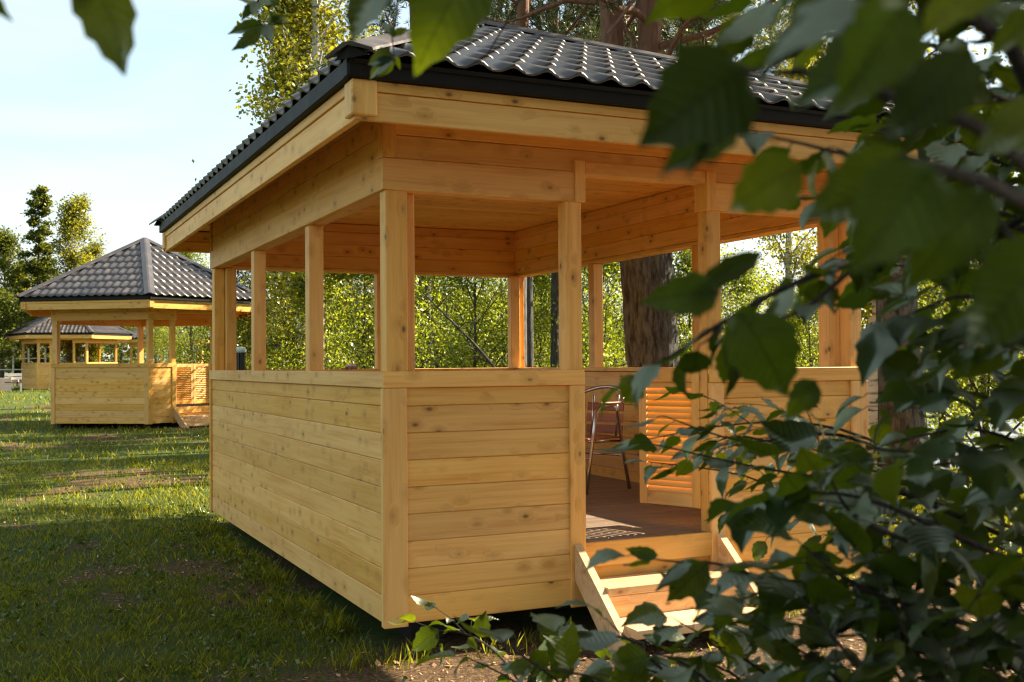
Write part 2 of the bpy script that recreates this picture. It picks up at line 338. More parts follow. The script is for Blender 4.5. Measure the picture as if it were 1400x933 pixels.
def ground_mat():
    mt, t, n, l, out = nmat('turf_and_soil')
    tc = n('ShaderNodeTexCoord'); at = n('ShaderNodeAttribute'); at.attribute_name = 'bare'
    n1 = n('ShaderNodeTexNoise'); n1.inputs['Scale'].default_value = 9; n1.inputs['Detail'].default_value = 8; n1.inputs['Roughness'].default_value = 0.7; l(tc.outputs['Object'], n1.inputs[0])
    n2 = n('ShaderNodeTexNoise'); n2.inputs['Scale'].default_value = 45; n2.inputs['Detail'].default_value = 6; n2.inputs['Roughness'].default_value = 0.75; l(tc.outputs['Object'], n2.inputs[0])
    n3 = n('ShaderNodeTexNoise'); n3.inputs['Scale'].default_value = 0.35; n3.inputs['Detail'].default_value = 5; l(tc.outputs['Object'], n3.inputs[0])
    gr = ramp(n, [(0.3, (0.035, 0.055, 0.012)), (0.5, (0.07, 0.1, 0.018)), (0.7, (0.12, 0.13, 0.035))]); l(math_node(n, l, 'ADD', math_node(n, l, 'MULTIPLY', n1.outputs[0], 0.6), math_node(n, l, 'MULTIPLY', n3.outputs[0], 0.4)), gr.inputs[0])
    so = ramp(n, [(0.32, (0.045, 0.027, 0.014)), (0.5, (0.12, 0.072, 0.038)), (0.68, (0.27, 0.17, 0.09))]); l(n2.outputs[0], so.inputs[0])
    f = n('ShaderNodeMapRange'); f.inputs[1].default_value = 0.25; f.inputs[2].default_value = 0.75
    l(math_node(n, l, 'ADD', at.outputs['Fac'], math_node(n, l, 'MULTIPLY', math_node(n, l, 'SUBTRACT', n1.outputs[0], 0.5), 1.4)), f.inputs[0])
    mm = n('ShaderNodeMix'); mm.data_type = 'RGBA'; l(f.outputs[0], mm.inputs[0]); l(gr.outputs[0], mm.inputs[6]); l(so.outputs[0], mm.inputs[7])
    bs = n('ShaderNodeBsdfPrincipled'); l(mm.outputs[2], bs.inputs['Base Color']); bs.inputs['Roughness'].default_value = 0.95; bs.inputs['Specular IOR Level'].default_value = 0.15
    bp = n('ShaderNodeBump'); bp.inputs['Strength'].default_value = 1; bp.inputs['Distance'].default_value = 0.03; l(math_node(n, l, 'ADD', n2.outputs[0], n1.outputs[0]), bp.inputs['Height']); l(bp.outputs[0], bs.inputs['Normal'])
    l(bs.outputs[0], out.inputs[0]); return mt
GROUND = ground_mat()
CHIP = plain('wood_chip', (0.46, 0.27, 0.13), 0.85, 0, 0.5, 3)
def water_mat():
    mt, t, n, l, out = nmat('lake_water')
    tc = n('ShaderNodeTexCoord'); nz = n('ShaderNodeTexNoise'); nz.inputs['Scale'].default_value = 1.2; nz.inputs['Detail'].default_value = 4; l(tc.outputs['Object'], nz.inputs[0])
    bs = n('ShaderNodeBsdfPrincipled'); bs.inputs['Base Color'].default_value = (0.02, 0.035, 0.04, 1); bs.inputs['Roughness'].default_value = 0.08
    bp = n('ShaderNodeBump'); bp.inputs['Strength'].default_value = 0.25; bp.inputs['Distance'].default_value = 0.1; l(nz.outputs[0], bp.inputs['Height']); l(bp.outputs[0], bs.inputs['Normal'])
    l(bs.outputs[0], out.inputs[0]); return mt

# ------------------------------------------------------------------ ground and lake
def axis_coords(c, near, step, far, growth=1.16):
    a = list(np.arange(-near, near+1e-6, step)); s = step; x = near
    pos = []
    while x < far: s *= growth; x += s; pos.append(x)
    return np.array([c-p for p in reversed(pos)]+[c+v for v in a]+[c+p for p in pos])
gx = axis_coords(1.0, 7, 0.14, 900); gy = axis_coords(5.0, 11, 0.14, 900)
GX, GY = np.meshgrid(gx, gy); nx, ny = len(gx), len(gy)
GZ = ground_z(GX, GY)
gv = np.stack([GX.ravel(), GY.ravel(), GZ.ravel()], 1)
idx = np.arange(nx*ny).reshape(ny, nx)
gf = np.stack([idx[:-1, :-1].ravel(), idx[:-1, 1:].ravel(), idx[1:, 1:].ravel(), idx[1:, :-1].ravel()], 1)
gm = mesh_np('ground', gv, gf, GROUND, True)
ga = gm.attributes.new('bare', 'FLOAT', 'POINT'); ga.data.foreach_set('value', bare(GX, GY).ravel().astype(np.float32))
tag(link('ground', gm), kind='structure')
wm = mesh_np('lake', [(2, -900, 0), (900, -900, 0), (900, 900, 0), (2, 900, 0)], [(0, 1, 2, 3)], water_mat())
tag(link('lake', wm, None, Matrix.Translation((0, 0, -0.95))), kind='structure')

# ------------------------------------------------------------------ gazebos
_tile = {}
def wave(t): return (0.5-0.5*math.cos(2*PI*t))**1.5
def tile_bm(w, h):
    bm = bmesh.new(); n = 8; rows = []
    for (v, kind) in ((0.0, 0), (0.0, 1), (h*0.5, 2), (h+0.012, 3)):
        row = []
        for s in range(n+1):
            t = s/n; c = wave(t)
            z = {0: -0.002+0.027*c, 1: 0.006+0.042*c, 2: 0.004+0.036*c, 3: 0.002+0.031*c}[kind]
            row.append(bm.verts.new((t*w, v, z)))
        rows.append(row)
    for a, b in zip(rows, rows[1:]):
        for s in range(n): bm.faces.new((a[s], a[s+1], b[s+1], b[s]))
    return bm
def roof_face(th, A, B, C, as_parts, fm=None):
    """metal tiles over the triangle eave A-B, apex C"""
    A, B, C = Vector(A), Vector(B), Vector(C)
    u = (B-A).normalized(); n = (B-A).cross(C-A).normalized(); v = n.cross(u)
    le = (B-A).length; apx = ((C-A).dot(u), (C-A).dot(v))
    cols = round(le/0.183); w = le/cols; rows = max(1, round(apx[1]/0.345)); h = apx[1]/rows
    M = Matrix((u, v, n)).transposed().to_4x4(); M.translation = A
    key = (round(w, 4), round(h, 4))
    if key not in _tile:
        b = tile_bm(w, h); me = bpy.data.meshes.new('roof_tile'); b.to_mesh(me); b.free(); me.materials.append(TILE)
        me.polygons.foreach_set('use_smooth', [True]*len(me.polygons)); _tile[key] = me
    stuffbm = bmesh.new()
    for j in range(rows):
        for i in range(cols):
            x0, x1, y0, y1 = i*w, (i+1)*w, j*h, (j+1)*h
            xl = lambda y: apx[0]*y/apx[1]
            xr = lambda y: le-(le-apx[0])*y/apx[1]
            if x1 <= xl(y0) or x0 >= xr(y0): continue
            full = x0 >= xl(y1+0.012) and x1 <= xr(y1+0.012)
            T = M @ Matrix.Translation((x0, y0, 0))
            if full and as_parts:
                link('roof_tile', _tile[key], th, T); continue
            b = tile_bm(w, h)
            if not full:
                nl = Vector((-apx[1], apx[0], 0)).normalized(); nr = Vector((apx[1], le-apx[0], 0)).normalized()
                bmesh.ops.bisect_plane(b, geom=b.verts[:]+b.edges[:]+b.faces[:], plane_co=(-x0, -y0, 0), plane_no=nl, clear_outer=True)
                bmesh.ops.bisect_plane(b, geom=b.verts[:]+b.edges[:]+b.faces[:], plane_co=(le-x0, -y0, 0), plane_no=nr, clear_outer=True)
            if not b.faces: b.free(); continue
            me = bpy.data.meshes.new('roof_tile'); b.to_mesh(me); b.free()
            if as_parts:
                me.materials.append(TILE); me.polygons.foreach_set('use_smooth', [True]*len(me.polygons)); link('roof_tile', me, th, T)
            else:
                me.transform(T); stuffbm.from_mesh(me); bpy.data.meshes.remove(me)
    if not as_parts:
        me = bpy.data.meshes.new('roof_tiles'); stuffbm.to_mesh(me); me.materials.append(TILE); tag(link('roof_tile', me, th), kind='stuff')
    stuffbm.free()

def louver_door(th, frame, w, z0, z1, slats=18):
    """half-height swing leaf: stiles, rails and slats, hinged at frame's origin, leaf along +x"""
    d = box('louvered_door', th, frame, (0.0, 0, z0), (0.055, 0.035, z1), WZ)   # the hinge stile carries the other pieces
    inv = (frame @ Matrix.Translation((0.0275, 0.0175, (z0+z1)/2))).inverted()
    def sub(name, a, b, mat, rot=None):
        c = Vector([(p+q)/2 for p, q in zip(a, b)]); s = [abs(q-p) for p, q in zip(a, b)]
        mw = frame @ Matrix.Translation(c)
        if rot: mw = mw @ Matrix.Rotation(rot, 4, 'X')
        return link(name, box_mesh(*s, mat, 0.002), d, inv @ mw)
    sub('stile', (w-0.055, 0, z0), (w, 0.035, z1), WZ)
    sub('rail', (0.055, 0.002, z1-0.07), (w-0.055, 0.033, z1-0.002), WX)
    sub('rail', (0.055, 0.002, z0+0.002), (w-0.055, 0.033, z0+0.08), WX)
    p = (z1-z0-0.15)/slats
    for k in range(slats):
        z = z0+0.08+p*(k+0.5); sub('slat', (0.05, 0.013, z-p*0.62), (w-0.05, 0.022, z+p*0.62), WX, R(38))
    return d

H, HB, ZC, ZF, FL = 1.3, 2.238, 2.71, 2.45, 0.333
def gazebo(th, V, E, apex, door, mids, tile_faces, inner=True, open_angle=None, sec=False, lod=0):
    """V wall corners (CCW), E eave corners, door=(wall, u0, u1), mids={wall:[u,...]}"""
    nV = len(V); V = [Vector((*v, 0)) for v in V]; E = [Vector((*e, 0)) for e in E]
    cx = sum(v.x for v in V)/nV; cy = sum(v.y for v in V)/nV
    PW = 0.14
    for i in range(nV):
        a, b = V[i], V[(i+1) % nV]; d = b-a; ln = d.length
        fr = Matrix.Translation(a) @ Matrix.Rotation(math.atan2(d.y, d.x), 4, 'Z')
        turn = 2*PI/nV; ins = 0.11/math.tan((PI-turn)/2)    # inner shortening at mitred corners
        segs = [(0.0, ln)]
        if door[0] == i: segs = [(0.0, door[1]), (door[2], ln)]
        for (u0, u1) in segs:
            s0, s1 = u0 == 0, u1 == ln
            t0 = 0.112 if (s0 and nV == 4 and i == 0) else (0.03 if nV == 4 and s0 else 0.085)
            t1 = 0.112 if (s1 and nV == 4 and i == 0) else (0.03 if nV == 4 and s1 else 0.085)
            if not s0: t0 = 0.095
            if not s1: t1 = 0.095
            za = 0.0
            while za < H-0.086:
                zb = min(za+PW, H-0.085)
                box('plank', th, fr, (u0+0.004, 0.0, za+0.0008), (u1-0.004, 0.021, zb-0.0008), WX, 0.004)
                if inner and za > 0.2: box('plank', th, fr, (u0+ins+0.002, 0.098, za+0.0015), (u1-ins-0.002, 0.114, zb-0.0015), WX, 0.004)
                za = zb
            box('wall_core', th, fr, (u0+0.03, 0.03, 0.01), (u1-0.03, 0.09, H-0.04), WX, 0)
            e0 = -0.019 if s0 else 0; e1 = 0.019 if s1 else 0
            if nV != 4: e0, e1 = e0*0.55, e1*0.55
            box('rail_trim', th, fr, (u0+e0, -0.02, H-0.085), (u1+e1*0.98, 0.001, H), WX, 0.004)
            box('rail_cap', th, fr, (u0+0.01, 0.003, H-0.035), (u1-0.01, 0.125, H-0.004), WX, 0.004)
            box('corner_trim', th, fr, (u0+e0, -0.0185, -0.012), (u0+t0, -0.0005, H-0.087), WZ, 0.003)
            box('corner_trim', th, fr, (u1-t1, -0.0175, -0.011), (u1+e1*0.94, -0.0008, H-0.087), WZ, 0.003)
        # floor bearer under the doorway
        if door[0] == i:
            box('threshold_board', th, fr, (door[1]-0.01, -0.012, 0.2), (door[2]+0.01, 0.012, FL+0.004), WX)
            box('threshold_board', th, fr, (door[1]-0.005, 0.02, 0.05), (door[2]+0.005, 0.04, 0.198), WX)
        # posts
        us = [u for u in mids.get(i, [])]
        for u in us: box('post', th, fr, (u-0.05, 0.008, H-0.003), (u+0.05, 0.104, HB+0.003), WZ, 0.004)
        box('post', th, fr, (0.006, 0.004, H-0.003), (0.126, 0.096, HB+0.003), WZ, 0.004)
        if nV == 4: box('post', th, fr, (0.1, 0.099, H-0.003), (0.2, 0.19, HB+0.002), WZ, 0.004)
        if door[0] == i:
            for u in (door[1]-0.1, door[2]): box('post', th, fr, (u, 0.006, H-0.003), (u+0.1, 0.1, (ZC if False else HB+0.1)), WZ, 0.004)
            for u in (door[1]-0.095, door[2]): box('door_post', th, fr, (u, 0.024, 0.02), (u+0.095, 0.1, H-0.006), WZ, 0.004)
        # beam and frieze
        ups = HB+0.165
        bs = [(0.0, ln, HB)]
        if door[0] == i: bs = [(0.0, door[1]+0.005, HB), (door[2]-0.005, ln, HB)]
        for (u0, u1, z) in bs:
            box('beam', th, fr, (u0-(0.015 if u0 == 0 else 0), -0.012, z), (u1+(0.011 if u1 == ln else 0), 0.012, ups), WX, 0.004)
            box('beam', th, fr, (u0+0.014, 0.013, z+0.004), (u1-0.014, 0.112, z+0.03), WX, 0)
        if door[0] == i:
            u0, u1 = door[1], door[2]
            box('beam', th, fr, (u0-0.052, -0.022, HB-0.004), (u0+0.014, 0.11, ups+0.065), WZ, 0.003)
            box('beam', th, fr, (u1-0.014, -0.021, HB-0.004), (u1+0.052, 0.11, ups+0.065), WZ, 0.003)
            box('lintel', th, fr, (u0+0.016, -0.016, ups-0.01), (u1-0.016, 0.1, ups+0.06), WX, 0.003)
        z = ups
        while z < ZC-0.01:
            zb = min(z+0.125, ZC+0.02)
            box('frieze_plank', th, fr, (0.006, 0.0, z+0.0015), (ln-0.006, 0.02, zb-0.0015), WX, 0.004); z = zb
        z = HB+0.033
        sg = [(ins, ln-ins)]
        while z < ZC-0.02:
            zb = min(z+0.118, ZC-0.002)
            if door[0] == i and z < ups+0.03: sgz = [(ins, door[1]-0.055), (door[2]+0.055, ln-ins)]
            else: sgz = sg
            for (q0, q1) in sgz: box('frieze_plank', th, fr, (q0+0.002, 0.113, z+0.001), (q1-0.002, 0.127, zb-0.001), WX, 0.004)
            z = zb
        for u, ww in ((0.0, 0.06), (ln-0.06, 0.06)):
            box('corner_trim', th, fr, (u-(0.014 if u == 0 else 0), -0.014, ups+0.002), (u+ww+(0.012 if u else 0), -0.001, ZC+0.01), WZ, 0.003)
        # eaves
        ea, eb = E[i], E[(i+1) % nV]; ed = eb-ea; el = ed.length
        ef = Matrix.Translation(ea) @ Matrix.Rotation(math.atan2(ed.y, ed.x), 4, 'Z')
        box('fascia_board', th, ef, (0.0, 0.0, ZF), (el-0.001, 0.028, 2.581), WX, 0.003)
        box('fascia_board', th, ef, (-0.01, -0.01, 2.583), (el+0.009, 0.026, 2.631), WX, 0.003)
        box('eave_trim', th, ef, (-0.05, -0.045, 2.633), (el+0.048, 0.02, 2.72), TRIM, 0.006)
        k1 = 0.1
        box('corner_block', th, ef, (-0.022, -0.022, 2.468), (k1, 0.004, 2.632), WZ, 0.006)
        box('corner_block', th, ef, (el-k1, -0.0215, 2.469), (el+0.0215, 0.004, 2.6315), WZ, 0.006)
        # soffit strip between frieze and fascia
        sf = MB(); z = 2.66
        nrm = Vector((d.y, -d.x, 0)).normalized()
        sf.prism([Vector((a.x, a.y, z))-nrm*0.03, Vector((b.x, b.y, z))-nrm*0.03, Vector((eb.x, eb.y, z))-nrm*0.03, Vector((ea.x, ea.y, z))-nrm*0.03], (0, 0, 0.02))
        sf.build('soffit', WX, th)
        # inner face of fascia, two boards
        box('fascia_lining', th, ef, (0.03, 0.03, ZF+0.006), (el-0.03, 0.044, ZF+0.1), WX, 0.003)
        box('fascia_lining', th, ef, (0.03, 0.03, ZF+0.104), (el-0.03, 0.044, ZF+0.2), WX, 0.003)
        # roof plane: eave edge a little outside the fascia
        po = 1+0.06/min((Vector((e.x-cx, e.y-cy, 0))).length for e in E)*1.3
        A = Vector((cx+(ea.x-cx)*po, cy+(ea.y-cy)*po, 2.722)); B = Vector((cx+(eb.x-cx)*po, cy+(eb.y-cy)*po, 2.722)); C = Vector((cx, cy, apex))
        dk = MB(); nn = (B-A).cross(C-A).normalized(); dk.prism([A-nn*0.012, B-nn*0.012, C-nn*0.012], -nn*0.02); dk.build('roof_deck', TRIM, th)
        roof_face(th, A, B, C, i in tile_faces)
        # hip cap along A-C
        ax = (C-A).normalized(); zz = ax.cross(Vector((0, 0, 1))).normalized(); up = zz.cross(ax)
        pv = E[i-1]; Ap = Vector((cx+(pv.x-cx)*po, cy+(pv.y-cy)*po, 2.722))
        n2 = (A-Ap).cross(C-Ap).normalized()
        d1 = nn.cross(ax).normalized(); d2 = ax.cross(n2).normalized()
        if d1.dot(B-A) < 0: d1 = -d1
        if d2.dot(Ap-A) < 0: d2 = -d2
        hc = MB(); nb = (nn+n2).normalized()
        prof = [d2*0.105+n2*0.038, d2*0.1+n2*0.05, d2*0.02+nb*0.066, d1*0.02+nb*0.066, d1*0.1+nn*0.05, d1*0.105+nn*0.038, nb*0.045]
        o0 = A+ax*(-0.02); hc.prism([o0+p for p in prof], (C-A)-ax*0.0); hc.build('hip_cap', TILE, th)
        hb = A
        ec = MB(); q0 = A+nb*0.03-Vector((0, 0, 0.0)); ec.prism([q0+d2*0.09-n2*0.015, q0+nb*0.025, q0+d1*0.09-nn*0.015, q0-Vector((0, 0, 0.045))], ax*0.03); ec.build('hip_end', TRIM, th)
        # foundation block
        box('foundation_block', th, Matrix.Identity(4), (a.x+(cx-a.x)*0.2-0.1, a.y+(cy-a.y)*0.14-0.1, -0.32), (a.x+(cx-a.x)*0.2+0.1, a.y+(cy-a.y)*0.14+0.1, 0.03), CONC, 0.01)
    # ceiling and floor boards, laid along x and clipped to the plan
    ys = [v.y for v in V]; 
    def span(y):
        xs = []
        for i in range(nV):
            a, b = V[i], V[(i+1) % nV]
            if (a.y-y)*(b.y-y) < 0: xs.append(a.x+(b.x-a.x)*(y-a.y)/(b.y-a.y))
        return (min(xs), max(xs)) if len(xs) >= 2 else None
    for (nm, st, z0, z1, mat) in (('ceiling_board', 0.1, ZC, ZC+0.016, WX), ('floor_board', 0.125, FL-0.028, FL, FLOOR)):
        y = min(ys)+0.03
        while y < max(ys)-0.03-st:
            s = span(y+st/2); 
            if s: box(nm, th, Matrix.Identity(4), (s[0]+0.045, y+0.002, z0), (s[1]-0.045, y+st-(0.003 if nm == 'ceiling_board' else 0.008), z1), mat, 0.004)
            y += st
    # solid dark block standing in for the shaded space under the floor
    ub = MB(); ub.prism([Vector((cx+(v.x-cx)*0.93, cy+(v.y-cy)*0.95, 0.03)) for v in V], (0, 0, 0.24)); ub.build('underfloor_shade', CONC, th)
    # stairs at the door
    i, u0, u1 = door; a, b = V[i], V[(i+1) % nV]; d = b-a
    fr = Matrix.Translation(a) @ Matrix.Rotation(math.atan2(d.y, d.x), 4, 'Z')
    for (x, nm) in ((u0-0.075, 0), (u1+0.03, 1)):
        st = MB(); st.prism([(x, -0.022, 0.335), (x, -0.022, 0.14), (x, -0.36, -0.16), (x, -0.52, -0.16), (x, -0.56, -0.1)], (0.045, 0, 0)); st.build('stair_stringer', STEPW, th, fr)
    x0, x1 = u0-0.028, u1+0.028
    box('stair_tread', th, fr, (x0, -0.3, 0.095), (x1, -0.014, 0.14), STEPW, 0.004)
    box('stair_riser', th, fr, (x0, -0.296, -0.06), (x1, -0.25, 0.093), STEPW, 0.003)
    box('stair_tread', th, fr, (x0, -0.585, -0.07), (x1, -0.3, -0.022), STEPW, 0.004)
    # swing doors
    dw = (u1-u0)/2-0.006
    if open_angle is None:
        louver_door(th, fr @ Matrix.Translation((u0+0.003, 0.045, 0)), dw, FL+0.06, H-0.02)
        louver_door(th, fr @ Matrix.Translation((u1-0.003, 0.045, 0)) @ Matrix.Rotation(PI, 4, 'Z') @ Matrix.Translation((0, -0.035, 0)), dw, FL+0.06, H-0.02)
    else:
        louver_door(th, fr @ Matrix.Translation((u1+0.025, 0.105, 0)) @ Matrix.Rotation(open_angle, 4, 'Z'), dw+0.03, FL+0.13, H-0.012)
        louver_door(th, fr @ Matrix.Translation((u0-0.02, 0.125, 0)) @ Matrix.Rotation(R(172), 4, 'Z') @ Matrix.Translation((0, -0.036, 0)), dw+0.02, FL+0.06, H-0.02)
    return th

GL, GW = 5.055, 3.184
OX, OY = 0.337, 0.6
g1 = thing('gazebo', 'large rectangular pine gazebo nearest the camera, with open doorway, steps and dark tiled roof', 'gazebo', (0, 0, 0), 0, 'wooden gazebos on the lawn')
gazebo(g1, [(0, 0), (GW, 0), (GW, GL), (0, GL)], [(-OX, -OY), (GW+OX, -OY), (GW+OX, GL+OY), (-OX, GL+OY)], 4.0,
       (0, 1.157, 2.0), {1: [1.7, 3.35], 2: [1.56], 3: [GL-1.6, GL-3.28]}, (0,), open_angle=R(112))
def hexa(r, a0): return [(r*math.cos(a0+k*PI/3), r*math.sin(a0+k*PI/3)) for k in range(6)]
def hex_gazebo(label, corner, ang_left, z, tiles, name='gazebo', inner=True):
    """corner = world xy of the corner towards us; ang_left = angle of the left wall to the picture plane"""
    s = 2.27
    th_dir = ang_left
    # local: wall 0 runs from vertex 0 to 1 (door wall); vertex 0 is the corner towards us
    V = hexa(s, 0.0); E = hexa(s+0.66, 0.0)
    d = Vector((V[1][0]-V[0][0], V[1][1]-V[0][1]))
    want = YAW_R(ang_left, math.atan2(corner[0]-CAM.x, corner[1]-CAM.y))
    rz = math.atan2(want.y, want.x)-math.atan2(d.y, d.x)
    rot = Matrix.Rotation(rz, 2); c0 = rot @ Vector(V[0])
    th = thing(name, label, 'gazebo', (corner[0]-c0.x, corner[1]-c0.y, z), rz, 'wooden gazebos on the lawn')
    gazebo(th, V, E, 4.2, (0, 0.67, 1.63), {}, tiles, inner)
    return th
def YAW_R(ang_left, sight=0.0):
    """direction of the door wall (to the right and away) when the left wall is turned ang_left from the picture plane, walls 120 degrees apart"""
    b = R(60)-ang_left
    r2 = Vector((math.cos(sight), -math.sin(sight))); f2 = Vector((math.sin(sight), math.cos(sight)))
    return r2*math.cos(b)+f2*math.sin(b)
g2 = hex_gazebo('six-sided pine gazebo with closed louvered doors, standing left behind the large one', (1.138, 19.33), R(28), 0.125, (0, 5))
g3 = hex_gazebo('small distant gazebo farthest left, half hidden behind the six-sided one', (-0.05, 52.6), R(72), 0.31, ())
g4 = hex_gazebo('distant gazebo seen through the openings of the six-sided gazebo', (6.9, 62), R(40), 0.36, ())

# ------------------------------------------------------------------ trees
def quads_from(centers, dirs, norms, ln, wd):
    """diamond leaves: centre, direction, normal, length, width arrays"""
    side = np.cross(norms, dirs); side /= np.linalg.norm(side, axis=1, keepdims=True)+1e-9
    l2 = (ln/2)[:, None]; w2 = (wd/2)[:, None]
    a = centers-dirs*l2; c = centers+dirs*l2; b = centers+side*w2-dirs*l2*0.15; d = centers-side*w2-dirs*l2*0.15
    v = np.stack([a, b, c, d], 1).reshape(-1, 3); f = np.arange(len(v)).reshape(-1, 4)
    return v, f
def unit(a): return a/(np.linalg.norm(a, axis=1, keepdims=True)+1e-9)
def leaf_cloud(name, pts, size, rng, mat, up=0.5, droop=0.0, slim=0.62):
    n = len(pts); nr = unit(rng.normal(size=(n, 3))+np.array([0, 0, up])); dr = rng.normal(size=(n, 3))-np.array([0, 0, droop])
    dr = unit(dr-nr*np.sum(dr*nr, 1, keepdims=True)); s = size*rng.uniform(0.65, 1.3, n)
    v, f = quads_from(pts, dr, nr, s, s*slim)
    return mesh_np(name, v, f, mat)

def grow_tree(kind, seed):
    """returns (stem mesh, crown mesh), base at the origin"""
    rng = np.random.default_rng(seed); mb = MB(); pts = []
    K = dict(
        birch=dict(H=13, r=0.11, n=34, h0=0.18, L=3.0, el=(50, 20), curve=-0.9, leaf=0.088, N=24000, sp=0.22, mat=LEAF_BIRCH, bark=BIRCHB, prof=lambda h: math.sin(PI*min(1, 0.12+0.88*(1-h)))**0.7*(1.1-0.75*h)),
        alder=dict(H=7.5, r=0.09, n=30, h0=0.08, L=2.4, el=(45, 20), curve=-0.15, leaf=0.075, N=14000, sp=0.27, mat=LEAF_BUSH, bark=BARKD, prof=lambda h: (1-h)**0.6*0.9+0.12),
        bush=dict(H=3.6, r=0.035, n=24, h0=0.03, L=1.9, el=(50, 18), curve=-0.1, leaf=0.06, N=11000, sp=0.22, mat=LEAF_BUSH, bark=BARKD, prof=lambda h: (1-h)**0.5*0.9+0.15),
        dark=dict(H=11, r=0.14, n=40, h0=0.1, L=3.1, el=(40, 18), curve=-0.2, leaf=0.16, N=16000, sp=0.34, mat=LEAF_DARK, bark=BARKD, prof=lambda h: (1-h)**0.55*0.95+0.08),
        shade=dict(H=11, r=0.16, n=40, h0=0.3, L=3.6, el=(30, 20), curve=-0.2, leaf=0.15, N=22000, sp=0.32, mat=LEAF_DARK, bark=BARKD, prof=lambda h: (1-h)**0.5*0.95+0.1),
        spruce=dict(H=14, r=0.1, n=80, h0=0.06, L=1.5, el=(-2, 10), curve=0.25, leaf=0.19, N=16000, sp=0.14, mat=LEAF_DARK, bark=BARKD, prof=lambda h: (1-h)**0.7+0.13),
        gold=dict(H=12, r=0.1, n=44, h0=0.14, L=2.5, el=(48, 16), curve=-0.5, leaf=0.15, N=15000, sp=0.3, mat=LEAF_BIRCH, bark=BIRCHB, prof=lambda h: math.sin(PI*min(1, 0.1+0.9*(1-h)))**0.6*(1.05-0.55*h)),
        thick=dict(H=7.5, r=0.09, n=30, h0=0.08, L=2.5, el=(45, 20), curve=-0.15, leaf=0.09, N=14000, sp=0.25, mat=LEAF_DARK, bark=BARKD, prof=lambda h: (1-h)**0.6*0.9+0.12),
        pine=dict(H=16, r=0.17, n=30, h0=0.36, L=3.3, el=(22, 20), curve=0.3, leaf=0.17, N=0, sp=0.2, mat=NEEDLE, bark=BARK, prof=lambda h: (1-h)**0.45*0.9+0.12),
    )[kind]
    Ht = K['H']; ph = rng.uniform(0, 6)
    trunk = [Vector((0.05*Ht*0.25*math.sin(ph+3*t)-0.05*Ht*0.25*math.sin(ph), 0.04*Ht*0.25*math.cos(ph+2.3*t)-0.04*Ht*0.25*math.cos(ph), Ht*t)) for t in np.linspace(0, 1, 13)]
    mb.tube(trunk, [K['r']*(1.25 if t == 0 else 1)*(1-0.93*t)+0.006 for t in np.linspace(0, 1, 13)], 8)
    tuft_c, tuft_d = [], []
    for k in range(K['n']):
        h = K['h0']+(0.985-K['h0'])*(k+rng.uniform(0, 0.9))/K['n']
        i = min(11, int(h*12)); b = trunk[i].lerp(trunk[i+1], h*12-i)
        az = k*2.399+rng.uniform(-0.5, 0.5); el = R(K['el'][0]+rng.normal()*K['el'][1]*0.6+(18*h if kind != 'spruce' else 0))
        L = K['L']*K['prof']((h-K['h0'])/(1-K['h0']))*rng.uniform(0.7, 1.15)
        if L < 0.12: continue
        d = Vector((math.cos(az)*math.cos(el), math.sin(az)*math.cos(el), math.sin(el)))
        lp = [b]; n = 6
        for s in range(n):
            d = (d+Vector((0, 0, K['curve']*0.16*(s/n)*2))+Vector(rng.normal(size=3))*(0.16 if kind in ('pine', 'dark', 'shade') else 0.09)).normalized()
            lp.append(lp[-1]+d*(L/n))
        r0 = K['r']*(1-h)*0.35+0.008
        mb.tube(lp, [r0*(1-0.85*s/n) for s in range(n+1)], 5, False)
        for s in range(2, n+1):
            p = lp[s]; 
            for q in range(3 if kind != 'spruce' else 2):
                a2 = rng.uniform(0, 2*PI); sl = L*rng.uniform(0.15, 0.34)*(1.15-s/n*0.5)
                dd = ((lp[s]-lp[s-1]).normalized()*0.7+Vector((math.cos(a2), math.sin(a2), rng.uniform(-0.5, 0.6)+K['curve']*0.5))).normalized()
                e = p+dd*sl
                if kind == 'birch': e = p+dd*sl*0.6+Vector((0, 0, -sl*0.9))
                mid = p.lerp(e, 0.5)+Vector(rng.normal(size=3))*0.03
                mb.tube([p, mid, e], [r0*0.3, r0*0.22, 0.003], 3, False)
                if kind == 'pine':
                    for t in (0.35, 0.6, 0.8, 1.0, 1.08):
                        for _ in range(2): tuft_c.append(np.array(p.lerp(e, t))+rng.normal(size=3)*0.07); tuft_d.append(np.array(dd)+rng.normal(size=3)*0.5)
                else:
                    for t in np.linspace(0.2, 1.1, 6): pts.append(np.array(p.lerp(e, t)))
        if kind != 'pine':
            for s in range(2, n+1): pts.append(np.array(lp[s]))
    stem = mb.mesh(kind+'_stem', K['bark'], True)
    if kind == 'pine':
        c = np.array(tuft_c); d = unit(np.array(tuft_d)); m_ = 16; n = len(c)
        C = np.repeat(c, m_, 0); D = unit(np.repeat(d, m_, 0)*0.9+rng.normal(size=(n*m_, 3))*0.75)
        L = K['leaf']*rng.uniform(0.7, 1.2, n*m_); nr = unit(np.cross(D, rng.normal(size=(n*m_, 3))))
        v, f = quads_from(C+D*(L/2)[:, None], D, nr, L, np.full(n*m_, 0.014)); crown = mesh_np('pine_crown', v, f, NEEDLE)
    else:
        pts = np.array(pts)
        cl = pts[rng.integers(0, len(pts), 1+len(pts)//14)]; wt = rng.gamma(0.75, 1.0, len(cl))     # clumps of unequal weight, gaps between
        near = np.array([np.argmin(((cl-p)**2).sum(1)) for p in pts]); w = wt[near]+0.06; w /= w.sum()
        q = pts[rng.choice(len(pts), K['N'], p=w)]; q = q+rng.normal(size=q.shape)*K['sp']*0.75
        crown = leaf_cloud(kind+'_crown', q, K['leaf'], rng, K['mat'], 0.4, 0.7 if kind == 'birch' else 0.2)
    return stem, crown
_trees = {}
